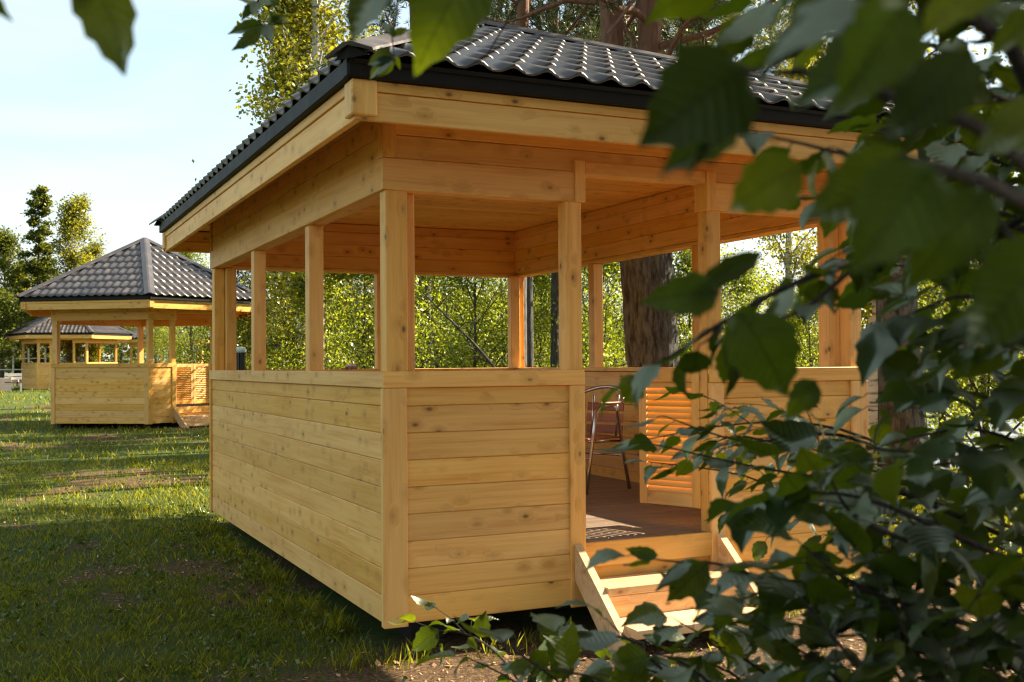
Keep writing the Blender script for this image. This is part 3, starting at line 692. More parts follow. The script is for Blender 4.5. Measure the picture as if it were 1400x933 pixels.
def tree(name, kind, seed, x, y, label, s=1.0, rz=0.0, cat='tree', group=None, sz=None, lean=(0, 0)):
    if (kind, seed) not in _trees: _trees[kind, seed] = grow_tree(kind, seed)
    st, cr = _trees[kind, seed]
    t = thing(name, label, cat, (x, y, float(ground_z(x, y))-0.06), rz, group); t.scale = (s, s, sz or s); t.rotation_euler = (lean[0], lean[1], rz)
    link('trunk' if cat == 'tree' else 'stem', st, t); link('crown' if cat == 'tree' else 'foliage', cr, t)
    return t
def polar(px, d):
    """ground position that lies d metres away in the direction of picture column px"""
    a = YAW+math.atan((px-700)/F); return CAM.x+d*math.sin(a), CAM.y+d*math.cos(a)

# the thick two-stemmed pine close behind the big gazebo
def twin_pine():
    x, y = polar(897, 11.4); rng = np.random.default_rng(5)
    t = thing('pine_tree', 'thick two-stemmed pine with dark rugged bark right behind the large gazebo', 'tree', (x, y, -0.2))
    mb = MB(); L = [Vector((0.03, 0.0, 0)), Vector((0.0, 0, 0.5)), Vector((-0.03, 0, 1.4)), Vector((-0.10, 0, 2.5)), Vector((-0.16, 0, 3.1))]
    nr, ns = 90, 72; V, Fc = [], []
    for i in range(nr+1):
        z = 3.1*i/nr; q = np.interp(z, [0, 0.5, 1.4, 2.5, 3.1], [0.36, 0.295, 0.275, 0.27, 0.29]); ox = np.interp(z, [0, 0.5, 1.4, 2.5, 3.1], [0.03, 0, -0.03, -0.1, -0.16])
        th = np.arange(ns)*2*PI/ns
        rid = np.abs(fbm(th*5.2+0.35*math.sin(z*5), np.full(ns, z*1.7), 61, 4)-0.5)*2; cut = np.minimum(1, rid*4.5)
        rad = q-0.028*(1-cut)+0.014*(fbm(th*9, np.full(ns, z*4.5), 62, 3)-0.5)
        V += list(zip(ox+rad*np.cos(th), rad*np.sin(th), np.full(ns, z)))
        if i: Fc += [((i-1)*ns+j, (i-1)*ns+(j+1) % ns, i*ns+(j+1) % ns, i*ns+j) for j in range(ns)]
    mb.v += [Vector(p) for p in V]; mb.f += Fc
    rgt = Vector((math.cos(YAW+0.13), -math.sin(YAW+0.13), 0))
    for k, (dx, lean) in enumerate(((-0.235, -0.008), (0.085, 0.004))):
        b = Vector((-0.16, 0, 3.0))
        s = [b+rgt*(dx*0.6), b+rgt*dx+Vector((0, 0, 0.6)), b+rgt*(dx*1.12+lean*2)+Vector((0, 0, 2)), b+rgt*(dx*1.25+lean*6)+Vector((0, 0.2, 5)), b+rgt*(dx*2+lean*20)+Vector((0.2, 0.3, 9)), b+rgt*(dx*3)+Vector((0.5, 0.5, 12.5))]
        mb.tube(s, [0.17, 0.128, 0.118, 0.105, 0.08, 0.02], 14)
        L.append(s)
    tuft_c, tuft_d = [], []
    for k in range(46):
        st = L[5+k % 2]; zz = 4.2+8.6*(k/46)**1.25; 
        i = max(j for j in range(5) if st[j].z <= zz+1e-3 or j == 0); i = min(i, 4); tt = (zz-st[i].z)/(st[i+1].z-st[i].z); b = st[i].lerp(st[i+1], min(1, max(0, tt)))
        az = k*2.4+rng.uniform(-.4, .4); bare_l = zz < 6.0
        d = Vector((math.cos(az), math.sin(az), rng.uniform(-0.2, 0.5))).normalized(); Ln = rng.uniform(1.3, 2.6) if bare_l else rng.uniform(1.5, 3.2)*(1.25-0.06*zz)
        lp = [b]
        for s in range(7): d = (d+Vector(rng.normal(size=3))*0.24+Vector((0, 0, -0.04))).normalized(); lp.append(lp[-1]+d*Ln/7)
        mb.tube(lp, [0.045*(1-s/8) for s in range(8)], 5, False)
        if bare_l and rng.random() < 0.55: continue
        for s in range(3, 8):
            for q in range(4):
                e = lp[s]+(d*0.4+Vector(rng.normal(size=3))*0.6)*0.42
                mb.tube([lp[s], e], [0.009, 0.003], 3, False)
                for tq in (0.5, 0.75, 1.0, 1.1): tuft_c.append(np.array(lp[s].lerp(e, tq))+rng.normal(size=3)*0.05); tuft_d.append(np.array((e-lp[s]).normalized()))
    mb.build('trunk', BARK, t, None, True)
    c = np.array(tuft_c); d = unit(np.array(tuft_d)); m_ = 14; n = len(c); C = np.repeat(c, m_, 0); D = unit(np.repeat(d, m_, 0)+rng.normal(size=(n*m_, 3))*0.75)
    Ln = 0.12*rng.uniform(0.7, 1.2, n*m_); nr = unit(np.cross(D, rng.normal(size=(n*m_, 3)))); v, f = quads_from(C+D*(Ln/2)[:, None], D, nr, Ln, np.full(n*m_, 0.011))
    link('crown', mesh_np('pine_crown', v, f, NEEDLE), t)
twin_pine()
x, y = polar(1236, 11.2)
tree('pine_tree', 'pine', 21, x, y, 'stout dark-barked tree beside the right end of the large gazebo', 1.28, 0.7, sz=0.95)
x, y = polar(1191, 12.2)
tree('birch_tree', 'birch', 22, x, y, 'slim white birch trunk beside the stout dark tree at the right', 0.85, 1.0)
x, y = polar(768, 21); tree('pine_tree', 'pine', 23, x, y, 'slender orange-barked pine rising behind the roof peak', 0.82, 2.0, sz=0.95)
x, y = polar(722, 17); tree('pine_tree', 'pine', 24, x, y, 'thin dark-stemmed pine seen between the posts of the back right corner', 0.58, 0.4, sz=0.95)
x, y = polar(757, 19); tree('pine_tree', 'pine', 23, x, y, 'thin dark-stemmed pine next to the doorway post, farther back', 0.5, 4.0, sz=0.9)
x, y = polar(431, 21); tree('birch_tree', 'birch', 25, x, y, 'tall drooping birch rising over the left eave of the large gazebo', 1.15, 0.3, sz=0.98)
x, y = polar(405, 23.5); tree('birch_tree', 'gold', 26, x, y, 'leafy birch left of the drooping birch, behind the left eave', 0.8, 2.1, sz=0.72)
x, y = polar(585, 24); tree('pine_tree', 'pine', 21, x, y, 'bushy dark pine behind the drooping birch', 0.98, 2.2)
x, y = polar(706, 15); tree('pine_tree', 'pine', 24, x, y, 'dark pine crown directly above the roof peak', 0.85, 3.3, sz=0.8)
x, y = polar(974, 13.5); tree('pine_tree', 'pine', 21, x, y, 'dense pine crown over the right hip of the roof', 0.75, 1.3, sz=0.72)
x, y = polar(985, 19); tree('pine_tree', 'pine', 24, x, y, 'pine with open crown over the right half of the roof', 0.85, 5.1)
x, y = polar(1080, 23); tree('birch_tree', 'birch', 25, x, y, 'birch by the lake behind the right hip of the roof', 0.85, 2.3)
# seen through the openings of the big gazebo: a bright belt of bushes and young trees
rb = random.Random(8)
belt = [(385, 27, 'thick', 31, 'dark green young tree filling the gap between the second and third left posts'), (440, 22, 'bush', 33, 'leafy bush half hidden by the third post of the left wall'),
        (495, 26, 'thick', 32, 'dark green young tree in the gap left of the front corner post'), (548, 21, 'bush', 34, 'leafy bush hidden behind the front corner post'),
        (600, 26, 'alder', 31, 'bright young tree just right of the front corner post'), (645, 19, 'bush', 33, 'nearest bright bush in the middle of the widest back opening'),
        (690, 26, 'alder', 32, 'bright young tree left of the back right corner post'), (738, 21, 'bush', 34, 'bright bush between the back right corner and the doorway post'),
        (785, 25, 'alder', 31, 'bright young tree just right of the left doorway post'), (828, 19, 'bush', 33, 'bright bush at the left foot of the thick two-stemmed pine'),
        (865, 25, 'alder', 32, 'young tree hidden behind the thick two-stemmed pine'), (940, 21, 'bush', 34, 'bush between the two-stemmed pine and the right doorway post'),
        (350, 32, 'thick', 31, 'dark young tree behind the second post of the left wall'), (300, 32, 'bush', 34, 'bush behind the back left corner posts'), (262, 37, 'alder', 31, 'young tree behind the right half of the six-sided gazebo'),
        (415, 34, 'dark', 41, 'taller dark leafy tree left of the third left post, deep in the thicket'), (480, 33, 'thick', 32, 'dark young tree deep in the thicket left of the front corner post'),
        (565, 34, 'thick', 31, 'dark young tree deep in the thicket behind the front corner post'), (660, 35, 'alder', 32, 'far young tree in the middle of the widest back opening'),
        (750, 36, 'thick', 31, 'far dark young tree behind the left doorway post'), (820, 33, 'alder', 32, 'far young tree left of the two-stemmed pine')]
for k, (px, d, kind, sd_, lab) in enumerate(belt):
    x, y = polar(px, d); s = rb.uniform(0.85, 1.15)
    if kind == 'dark': s *= 0.7
    if kind in ('alder', 'thick'): s *= 0.75
    tree({'bush': 'leafy_bush', 'alder': 'young_alder_tree', 'thick': 'young_alder_tree', 'dark': 'broadleaf_tree'}[kind], kind, sd_, x, y, lab, s, rb.uniform(0, 6), 'bush' if kind == 'bush' else 'tree', 'bushes of the thicket' if kind == 'bush' else 'young trees of the thicket')
def dead_tree():
    x, y = polar(690, 15.5); t = thing('dead_tree', 'thin dead tree leaning diagonally across the widest back opening', 'tree', (x, y, float(ground_z(x, y))))
    rgt = Vector((math.cos(YAW), -math.sin(YAW), 0)); mb = MB(); rng = random.Random(4)
    a, b = Vector((0, 0, 0))+rgt*0.25+Vector((0, 0, 0.9)), rgt*-1.05+Vector((0, 0.3, 2.45))
    mb.tube([rgt*0.7-Vector((0, 0, 0.1)), a, a.lerp(b, 0.5)+Vector((0, 0, 0.06)), b], [0.035, 0.03, 0.022, 0.008], 7)
    for k in range(9):
        p = a.lerp(b, 0.05+0.1*k); e = p+rgt*rng.uniform(-0.5, 0.35)+Vector((0, rng.uniform(-.3, .3), rng.uniform(-0.1, 0.55))); mb.tube([p, p.lerp(e, 0.5)+Vector((0, 0, 0.05)), e], [0.011, 0.008, 0.003], 4)
    mb.build('trunk', BARKD, t, None, True)
dead_tree()
# shrubs by the lake at the right
for k, (px, d, kind, sd_, s, lab) in enumerate([(1015, 17.5, 'bush', 34, 0.75, 'lake-side shrub right of the right doorway post'), (1105, 15.5, 'bush', 33, 0.62, 'lake-side shrub left of the right corner post'),
        (1290, 14.5, 'alder', 31, 0.6, 'sunlit shrub on the bank just right of the stout dark tree'), (1350, 12.5, 'bush', 33, 0.95, 'dense sunlit shrub on the bank near the right edge'), (1440, 13, 'alder', 32, 0.7, 'shrub on the bank beyond the right edge'), (1300, 18, 'bush', 34, 0.8, 'farther shrub on the bank right of the stout dark tree')]):
    x, y = polar(px, d)
    tree('leafy_bush', kind, sd_, x, y, lab, s, rb.uniform(0, 6), 'bush', 'shrubs on the lake bank')
# left background
for px, d, kind, sd_, s, sz, lab in [(46, 62, 'spruce', 51, 0.92, 0.755, 'tall narrow conical tree standing out against the sky at the far left'), (98, 60, 'gold', 26, 0.88, 0.8, 'round-headed golden birch beside the narrow conical tree'),
        (124, 62, 'gold', 27, 0.75, 0.62, 'lower birch at the right of the golden birch'), (2, 66, 'dark', 41, 0.9, 0.76, 'dark leafy tree at the left edge behind the farthest gazebo'), (24, 66, 'gold', 26, 0.7, 0.55, 'yellowish birch in front of the narrow conical tree'),
        (-30, 60, 'dark', 41, 0.9, 0.72, 'dark leafy tree beyond the left edge'), (60, 78, 'dark', 42, 0.85, 0.72, 'dark tree behind the middle of the farthest gazebo'), (165, 80, 'dark', 41, 0.8, 0.7, 'leafy tree hidden behind the roof of the six-sided gazebo'),
        (215, 66, 'alder', 31, 1.0, 0.75, 'leafy tree seen through the six-sided gazebo'), (245, 56, 'alder', 32, 0.9, 0.7, 'bright leafy tree seen over the closed louvered doors')]:
    x, y = polar(px, d); tree({'spruce': 'spruce_tree', 'birch': 'birch_tree', 'gold': 'birch_tree', 'dark': 'broadleaf_tree', 'alder': 'young_alder_tree'}[kind], kind, sd_, x, y, lab, s, rb.uniform(0, 6), sz=sz)
# shading trees to the right of the photographer
tree('linden_tree', 'shade', 61, 4.3, -4.6, 'broad linden to the right of the path, its crown shading the bushes', 0.95, 1.0)
tree('linden_tree', 'shade', 61, 8.6, -5.2, 'second linden on the lake bank to the right', 1.0, 3.0)
tree('linden_tree', 'shade', 61, 1.2, -7.9, 'linden spreading its crown over the photographer', 1.1, 5.0, sz=0.85)

tree('linden_tree', 'shade', 61, 5.2, -9.8, 'unseen sky-blocking linden added behind the photographer at the right', 1.1, 2.0, sz=0.85)  # unseen tree added to cut the sky light on the front wall
tree('linden_tree', 'shade', 61, -2.6, -11.5, 'unseen sky-blocking linden added behind the photographer at the left', 1.2, 0.6, sz=0.9)  # out of view, added to keep sky light off the front wall
tree('linden_tree', 'shade', 61, 1.8, -13.0, 'farther unseen sky-blocking linden added behind the photographer', 1.3, 3.6, sz=1.0)  # another tree added out of view as a sky blocker
# far woods beyond the clearing and across the lake
def far_woods(name, segs, depth, hgt, n, size, seed, mat):
    rng = np.random.default_rng(seed); P_ = []
    for (x0, y0, x1, y1) in segs:
        t = rng.uniform(0, 1, n//len(segs)); x = x0+(x1-x0)*t; y = y0+(y1-y0)*t
        d = np.array([y1-y0, -(x1-x0)]); d = d/np.linalg.norm(d); o = rng.uniform(0, depth, len(t))
        top = hgt*(0.45+0.75*fbm(x*0.09+o*0.05, y*0.09, seed, 4)); z = top*rng.uniform(0, 1, len(t))**0.75
        P_.append(np.stack([x-d[0]*o, y-d[1]*o, z], 1))
    q = np.concatenate(P_); q[:, 2] += np.maximum(ground_z(q[:, 0], q[:, 1]), -0.9)
    tag(link(name, leaf_cloud(name, q, size, rng, mat, 0.4)), kind='stuff')
far_woods('woods', [(-45, 88, 12, 84), (12, 84, 40, 76)], 9, 7.5, 45000, 0.42, 71, LEAF_DARK)
far_woods('undergrowth', [(8, 47, 22, 42), (22, 42, 27, 30)], 9, 3.6, 26000, 0.3, 73, LEAF_DARK)
far_woods('far_shore_woods', [(120, 300, 420, 160), (420, 160, 520, -60)], 30, 17, 40000, 1.7, 72, LEAF_DARK)

# ------------------------------------------------------------------ turf, litter, weeds
def frustum_points(n, rng, d0, d1, a0=-R(18), a1=R(52), power=1.0):
    a = rng.uniform(a0, a1, n); d = np.sqrt(rng.uniform(d0**2, d1**2, n))
    return CAM.x+d*np.sin(a), CAM.y+d*np.cos(a), d
def in_gazebo(x, y): return (x > 0.02) & (x < GW-0.02) & (y > 0.02) & (y < GL-0.02)
def blades():
    rng = np.random.default_rng(90); V, Fc = [], []; base = 0
    for (n, d0, d1, hh, ww) in ((150000, 1.5, 8.5, 0.04, 0.0045), (115000, 8.5, 17, 0.052, 0.009), (70000, 17, 34, 0.07, 0.018), (40000, 34, 70, 0.1, 0.04)):
        x, y, d = frustum_points(n, rng, d0, d1)
        b = bare(x, y); clump = fbm(x*3.1, y*3.1, 40, 3); keep = (~in_gazebo(x, y)) & (rng.uniform(0, 1, n) > np.clip(b*1.15-0.12*(clump > 0.55), 0, 0.985)) & (rng.uniform(0, 1, n) < clump*1.5-0.05)
        keep &= (x < np.interp(y, SH_Y, SH_X)-1.0)
        x, y = x[keep], y[keep]; k = len(x); z = ground_z(x, y)-0.004
        h = hh*rng.uniform(0.35, 1.35, k)*(0.6+0.9*fbm(x*1.3, y*1.3, 55, 3)); az = rng.uniform(0, 2*PI, k); w = ww*rng.uniform(0.6, 1.3, k)
        la = rng.uniform(0, 2*PI, k); ln = h*rng.uniform(0.1, 0.9, k)
        dx, dy = np.cos(az)*w/2, np.sin(az)*w/2; tx, ty = np.cos(la)*ln, np.sin(la)*ln
        p = np.stack([np.stack([x-dx, y-dy, z], 1), np.stack([x+dx, y+dy, z], 1), np.stack([x+dx*0.7+tx*0.4, y+dy*0.7+ty*0.4, z+h*0.6], 1), np.stack([x+tx, y+ty, z+h], 1)], 1)
        V.append(p.reshape(-1, 3))
    V = np.concatenate(V); Fc = np.arange(len(V)).reshape(-1, 4)
    tag(link('grass', mesh_np('grass', V, Fc, GRASS)), kind='stuff')
blades()
def litter():
    rng = np.random.default_rng(91); x, y, d = frustum_points(26000, rng, 2.2, 12, R(0), R(50))
    b = bare(x, y); k = (~in_gazebo(x, y)) & (rng.uniform(0, 1, len(x)) < b*0.9+0.03); x, y = x[k], y[k]; n = len(x)
    c = np.stack([x, y, ground_z(x, y)+0.006], 1); nr = unit(rng.normal(size=(n, 3))*0.35+np.array([0, 0, 1])); dr = rng.normal(size=(n, 3)); dr = unit(dr-nr*np.sum(dr*nr, 1, keepdims=True))
    L = rng.gamma(2.0, 0.008, n)+0.006; v, f = quads_from(c, dr, nr, L, L*rng.uniform(0.2, 0.6, n))
    tag(link('wood_chips', mesh_np('wood_chips', v, f, CHIP)), kind='stuff')
litter()
def weeds():
    rng = np.random.default_rng(92); P_ = []
    for k in range(520):
        t = rng.random(); 
        if k < 95: x, y = -0.06-abs(rng.normal())*0.22, rng.uniform(0.4, 5.8)
        elif k < 130: x, y = rng.uniform(3.2, 5.5), rng.uniform(-0.4, 4)
        else:
            x, y = polar(rng.uniform(-30, 560), 5+18*rng.random()**1.5)
            if -0.1 < x < GW+0.1 and -0.1 < y < GL+0.1: continue
        z = float(ground_z(x, y)); h = rng.uniform(0.04, 0.18 if k < 130 else 0.09); n = rng.integers(8, 22)
        P_.append(np.stack([x+rng.normal(size=n)*0.05, y+rng.normal(size=n)*0.05, z+rng.uniform(0.02, 1, n)*h], 1))
    tag(link('weeds', leaf_cloud('weeds', np.concatenate(P_), 0.032, rng, WEED, 0.6)), kind='stuff')
weeds()
def tall_grass():
    """unmown tufts by the foot of the stout tree"""
    rng = np.random.default_rng(93); n = 4200; a = rng.uniform(0, 2*PI, n); r = 0.45+np.abs(rng.normal(size=n))*0.75; cx, cy = polar(1232, 10.6)
    x, y = cx+r*np.cos(a), cy+r*np.sin(a); k = x > GW+0.1; x, y = x[k], y[k]; n = len(x); z = ground_z(x, y)-0.01
    h = rng.uniform(0.12, 0.42, n); w = 0.007; az = rng.uniform(0, 6.3, n); la = rng.uniform(0, 6.3, n); ln = h*rng.uniform(0.1, 0.7, n)
    dx, dy = np.cos(az)*w/2, np.sin(az)*w/2; tx, ty = np.cos(la)*ln, np.sin(la)*ln
    p = np.stack([np.stack([x-dx, y-dy, z], 1), np.stack([x+dx, y+dy, z], 1), np.stack([x+dx*0.7+tx*0.4, y+dy*0.7+ty*0.4, z+h*0.6], 1), np.stack([x+tx, y+ty, z+h], 1)], 1).reshape(-1, 3)
    tag(link('tall_grass', mesh_np('tall_grass', p, np.arange(len(p)).reshape(-1, 4), GRASS)), kind='stuff')
tall_grass()

def edge_grass():
    rng = np.random.default_rng(95); n = 5200; side = rng.uniform(0, 1, n) < 0.7
    x = np.where(side, -0.02-np.abs(rng.normal(size=n))*0.13, rng.uniform(-0.3, 0.9, n)); y = np.where(side, rng.uniform(0.5, 5.5, n), -0.02-np.abs(rng.normal(size=n))*0.1)
    k = (fbm(x*3, y*2.2, 44, 3) > 0.47) & (side | (rng.uniform(0, 1, n) < 0.25)); x, y = x[k], y[k]; n = len(x); z = ground_z(x, y)-0.01
    h = rng.uniform(0.03, 0.13, n); az = rng.uniform(0, 6.3, n); la = rng.uniform(0, 6.3, n); ln = h*rng.uniform(0.1, 0.7, n); w = 0.006
    dx, dy = np.cos(az)*w/2, np.sin(az)*w/2; tx, ty = np.cos(la)*ln, np.sin(la)*ln
    p = np.stack([np.stack([x-dx, y-dy, z], 1), np.stack([x+dx, y+dy, z], 1), np.stack([x+dx*0.7+tx*0.4, y+dy*0.7+ty*0.4, z+h*0.6], 1), np.stack([x+tx, y+ty, z+h], 1)], 1).reshape(-1, 3)
    tag(link('uncut_grass', mesh_np('uncut_grass', p, np.arange(len(p)).reshape(-1, 4), GRASS)), kind='stuff')
edge_grass()

# ------------------------------------------------------------------ foreground leaves
def leaf_mesh(wid, curl, fold, seed, mat, st=9):
    """ovate toothed leaf, base at the origin, tip at x = 1"""
    rng = random.Random(seed); V, Fc = [], []
    for i in range(st+1):
        t = i/st; w = wid*0.5*(math.sin(PI*t**0.72)**0.85)*(1.0-0.25*t)
        if i in (0, st): w = 0.004
        j = 1+0.07*(1 if i % 2 else -1)
        z = curl*(t-t*t)*1.2-0.25*curl*t*t
        tw = 0.15*math.sin(seed+3*t)
        for sgn, ww in ((-1, w*j), (-1, w*0.5), (0, 0), (1, w*0.5), (1, w*j)):
            yy = sgn*ww; V.append((t+(0.03 if ww == w*j and i % 2 else 0), yy, z+fold*abs(yy)-1.4*fold*yy*yy/max(wid, 0.1)+tw*yy+rng.uniform(-1, 1)*0.008))
    for i in range(st):
        for k in range(4): a = i*5+k; Fc.append((a, a+1, a+6, a+5))
    me = bpy.data.meshes.new('leaf'); me.from_pydata(V, [], Fc); me.materials.append(mat); me.polygons.foreach_set('use_smooth', [True]*len(Fc)); return me
BROAD = [leaf_mesh(0.78, c, f, k, LEAF_NEAR) for k, (c, f) in enumerate(((0.4, 0.45), (-0.35, 0.35), (0.55, 0.2), (-0.5, 0.5), (0.2, 0.7)))]
SLIM = [leaf_mesh(0.42, c, f, k+9, LEAF_NEAR, 7) for k, (c, f) in enumerate(((0.3, 0.3), (-0.25, 0.2), (0.15, 0.45)))]
def leaf_at(par, base, tip, face, mesh, roll=0.0, wscale=1.0):
    """leaf from base to tip with its upper face turned to the vector face"""
    base, tip = Vector(base), Vector(tip); x = tip-base; L = x.length; x.normalize()
    z = Vector(face); z = (z-x*z.dot(x)); z = z.normalized() if z.length > 1e-4 else x.orthogonal().normalized()
    if roll: z = Matrix.Rotation(roll, 3, x) @ z
    y = z.cross(x); M = Matrix((x, y, z)).transposed().to_4x4() @ Matrix.Diagonal((L, L*wscale, L, 1)); M.translation = base
    return link('leaf', mesh, par, M)
class Plant:
    """a bush or bough: branch tubes in one part, leaves as parts up to a limit, the rest as one mass"""
    def __init__(s, name, label, cat, seed, group=None, limit=290, kinds=BROAD):
        s.t = thing(name, label, cat, (0, 0, 0), 0, group); s.mb = MB(); s.rng = random.Random(seed); s.n = 0; s.limit = limit; s.kinds = kinds; s.rest = []; s.starts = []; s.depth = 0
    def leaf(s, base, tip, face=None, mesh=None, roll=0.0, wscale=1.0):
        mesh = mesh or s.rng.choice(s.kinds)
        if face is None: face = Vector((s.rng.gauss(0, 0.45), s.rng.gauss(0, 0.45), 1))
        if s.n < s.limit: s.n += 1; leaf_at(s.t, base, tip, face, mesh, roll, wscale)
        else: s.rest.append((Vector(base), Vector(tip), Vector(face)))
    def shoot(s, pts, r0, r1, size, step, twigs=0.0, tw_len=0.2, spread=55, droop=0.35, start=0.15, petiole=0.25):
        pts = [Vector(p) for p in pts]
        if r0 > 0.0025: s.starts.append((pts[0], r0))
        # smooth the polyline
        q = []
        for i in range(len(pts)-1):
            p0, p1, p2, p3 = pts[max(i-1, 0)], pts[i], pts[i+1], pts[min(i+2, len(pts)-1)]
            for k in range(4):
                t = k/4; q.append(0.5*((2*p1)+(p2-p0)*t+(2*p0-5*p1+4*p2-p3)*t*t+(3*p1-p0-3*p2+p3)*t**3))
        q.append(pts[-1]); n = len(q)
        s.mb.tube(q, [r0+(r1-r0)*i/(n-1) for i in range(n)], 5)
        acc = [0]
        for a, b in zip(q, q[1:]): acc.append(acc[-1]+(b-a).length)
        L = acc[-1]; d = L*start; side = 1
        while d < L:
            i = next(j for j in range(n-1) if acc[j+1] >= d); p = q[i].lerp(q[i+1], (d-acc[i])/(acc[i+1]-acc[i]+1e-9)); ax = (q[i+1]-q[i]).normalized()
            lat = ax.cross(Vector((s.rng.gauss(0, 0.35), s.rng.gauss(0, 0.35), 1))).normalized()*side
            if twigs and s.rng.random() < twigs and d < L*0.85:
                e = p+(ax*0.65+lat*0.8+Vector((0, 0, s.rng.uniform(-0.35, 0.35)))).normalized()*tw_len*s.rng.uniform(0.5, 1.25)
                s.shoot([p, p.lerp(e, 0.5)+Vector((0, 0, 0.015)), e], r1*1.1, r1*0.5, size*0.92, step*0.9, 0, 0, spread, droop, 0.2, petiole)
            else: s.put(p, ax, lat, size, spread, droop, petiole)
            side = -side; d += step*s.rng.uniform(0.7, 1.35)
        s.put(q[-1], (q[-1]-q[-2]).normalized(), Vector((0, 0, -0.1)), size, 5, droop, petiole)
    def put(s, p, ax, lat, size, spread, droop, petiole):
        a = R(spread*s.rng.uniform(0.6, 1.3)); d = (ax*math.cos(a)+lat*math.sin(a)+Vector((0, 0, -droop*s.rng.uniform(0, 1.6)))).normalized()
        L = size*s.rng.uniform(0.6, 1.2); b = p+d*L*petiole
        s.mb.tube([p, p.lerp(b, 0.6)+Vector((0, 0, 0.003)), b], [0.0011, 0.0009, 0.0008], 3, False)
        d2 = (d+Vector((0, 0, -droop*0.5))+Vector([s.rng.gauss(0, 0.18) for _ in range(3)])).normalized()
        s.leaf(b, b+d2*L)
    def done(s, root=None):
        if root is not None:    # stems that join the shoots to their stool or bough
            for p, r in s.starts: s.mb.tube([root, root.lerp(p, 0.5)+Vector((0, 0, 0.12)), p], [r*1.6, r*1.3, r], 6)
        if s.mb.v: s.mb.build('branches', TWIG, s.t, None, True)
        if s.rest:
            V, Fc = [], []
            for k, (b, t, f) in enumerate(s.rest):
                me = s.kinds[k % len(s.kinds)]; x = t-b; L = x.length; x.normalize(); z = (f-x*f.dot(x)).normalized(); y = z.cross(x); o = len(V)
                V += [tuple(b+x*(v.co.x*L)+y*(v.co.y*L)+z*(v.co.z*L)) for v in me.vertices]; Fc += [tuple(i+o for i in pl.vertices) for pl in me.polygons]
            me = bpy.data.meshes.new('foliage'); me.from_pydata(V, [], Fc); me.materials.append(LEAF_SMALL); me.polygons.foreach_set('use_smooth', [True]*len(Fc)); tag(link('foliage', me, s.t), kind='stuff')
TOCAM = -_fw
def big(pl, bx, by, tx, ty, d, dt=0.0, w=1.0, tilt=(0, 0, 0), k=None, roll=0.0):
    """one measured leaf: base and tip where the photograph shows them, d metres off, tip dt farther"""
    pl.leaf(P(bx, by, d), P(tx, ty, d+dt), TOCAM+Vector(tilt), BROAD[k] if k is not None else None, roll, w)

# boughs hanging in from above at the upper left
b1 = Plant('hanging_bough', 'dark blurred leaf tips hanging in at the top left corner against the sky', 'branch', 3)
b1.mb.tube([P(-40, -150, 0.75), P(60, -90, 0.74), P(130, -60, 0.72)], [0.004, 0.003, 0.002], 5)
big(b1, 112, -62, 176, 102, 0.72, 0.01, 0.78, (0.1, 0, 0.2), 1, 0.3); big(b1, 150, -70, 108, 20, 0.74, 0, 0.85, (0, 0, 0.5), 0); big(b1, -60, -40, 12, 24, 0.72, 0, 0.6, (0, 0, 0.2), 2)
b1.mb.tube([P(-40, -150, 0.75), P(-40, -150, 0.75)+Vector((0.1, -0.15, 0.5)), P(-40, -150, 0.75)+Vector((0.35, -0.5, 1.5))], [0.004, 0.006, 0.009], 6); b1.done()
b2 = Plant('hanging_bough', 'broad green leaves hanging over the roof peak from a bough above', 'branch', 4)
b2.mb.tube([P(760, -160, 0.85), P(660, -60, 0.85), P(540, -50, 0.84), P(500, -60, 0.83)], [0.005, 0.004, 0.002, 0.0015], 5)
big(b2, 545, -48, 476, 56, 0.82, 0.02, 0.95, (-0.2, 0, 0.3), 0); big(b2, 655, -55, 567, 96, 0.84, 0.0, 0.88, (0.1, 0, 0.15), 2); big(b2, 600, -70, 640, 12, 0.86, 0.03, 0.9, (0, 0, 0.5), 4)
b2.mb.tube([P(760, -160, 0.85), P(760, -160, 0.85)+Vector((0.1, -0.15, 0.5)), P(760, -160, 0.85)+Vector((0.35, -0.5, 1.5))], [0.004, 0.006, 0.009], 6); b2.done()
b3 = Plant('rowan_twig', 'small twig with narrow pointed leaves against the sky above the left eave', 'branch', 5, kinds=SLIM)
b3.mb.tube([P(372, -40, 1.9), P(350, 8, 1.9), P(357, 36, 1.9)], [0.004, 0.003, 0.002], 5); b3.mb.tube([P(357, 36, 1.9), P(392, 32, 1.9)], [0.002, 0.001], 4)
for (bx, by, tx, ty) in ((360, 33, 312, 46), (358, 36, 319, 70), (364, 34, 371, 60), (386, 35, 366, 14), (368, 30, 393, 30), (352, 6, 314, -4), (350, 4, 330, 28), (352, 2, 345, 22), (356, -2, 385, 8), (360, -10, 332, -18), (366, 34, 394, 20)): b3.leaf(P(bx, by, 1.9), P(tx, ty, 1.9+rb.uniform(-.03, .03)), TOCAM+Vector((rb.uniform(-.5, .5), 0, rb.uniform(0, .8))), None, 0, 1.15)
b3.mb.tube([P(372, -40, 1.9), P(372, -40, 1.9)+Vector((0.1, -0.15, 0.5)), P(372, -40, 1.9)+Vector((0.35, -0.5, 1.5))], [0.004, 0.006, 0.009], 6); b3.done()
b4 = Plant('birch_twig', 'thin twig with a few small leaves dangling in front of the roof corner', 'branch', 6)
b4.mb.tube([P(548, -30, 1.75), P(542, 20, 1.75), P(536, 50, 1.74), P(540, 84, 1.73)], [0.002, 0.0016, 0.0012, 0.001], 4)
for (bx, by, tx, ty, w) in ((538, 76, 503, 88, 1.0), (538, 80, 504, 108, 0.8), (540, 84, 516, 108, 0.4), (541, 76, 547, 96, 0.5), (540, 52, 522, 30, 0.6), (537, 50, 560, 40, 0.6)): big(b4, bx, by, tx, ty, 1.73, 0.01, w, (rb.uniform(-.3, .3), 0, 0.3))
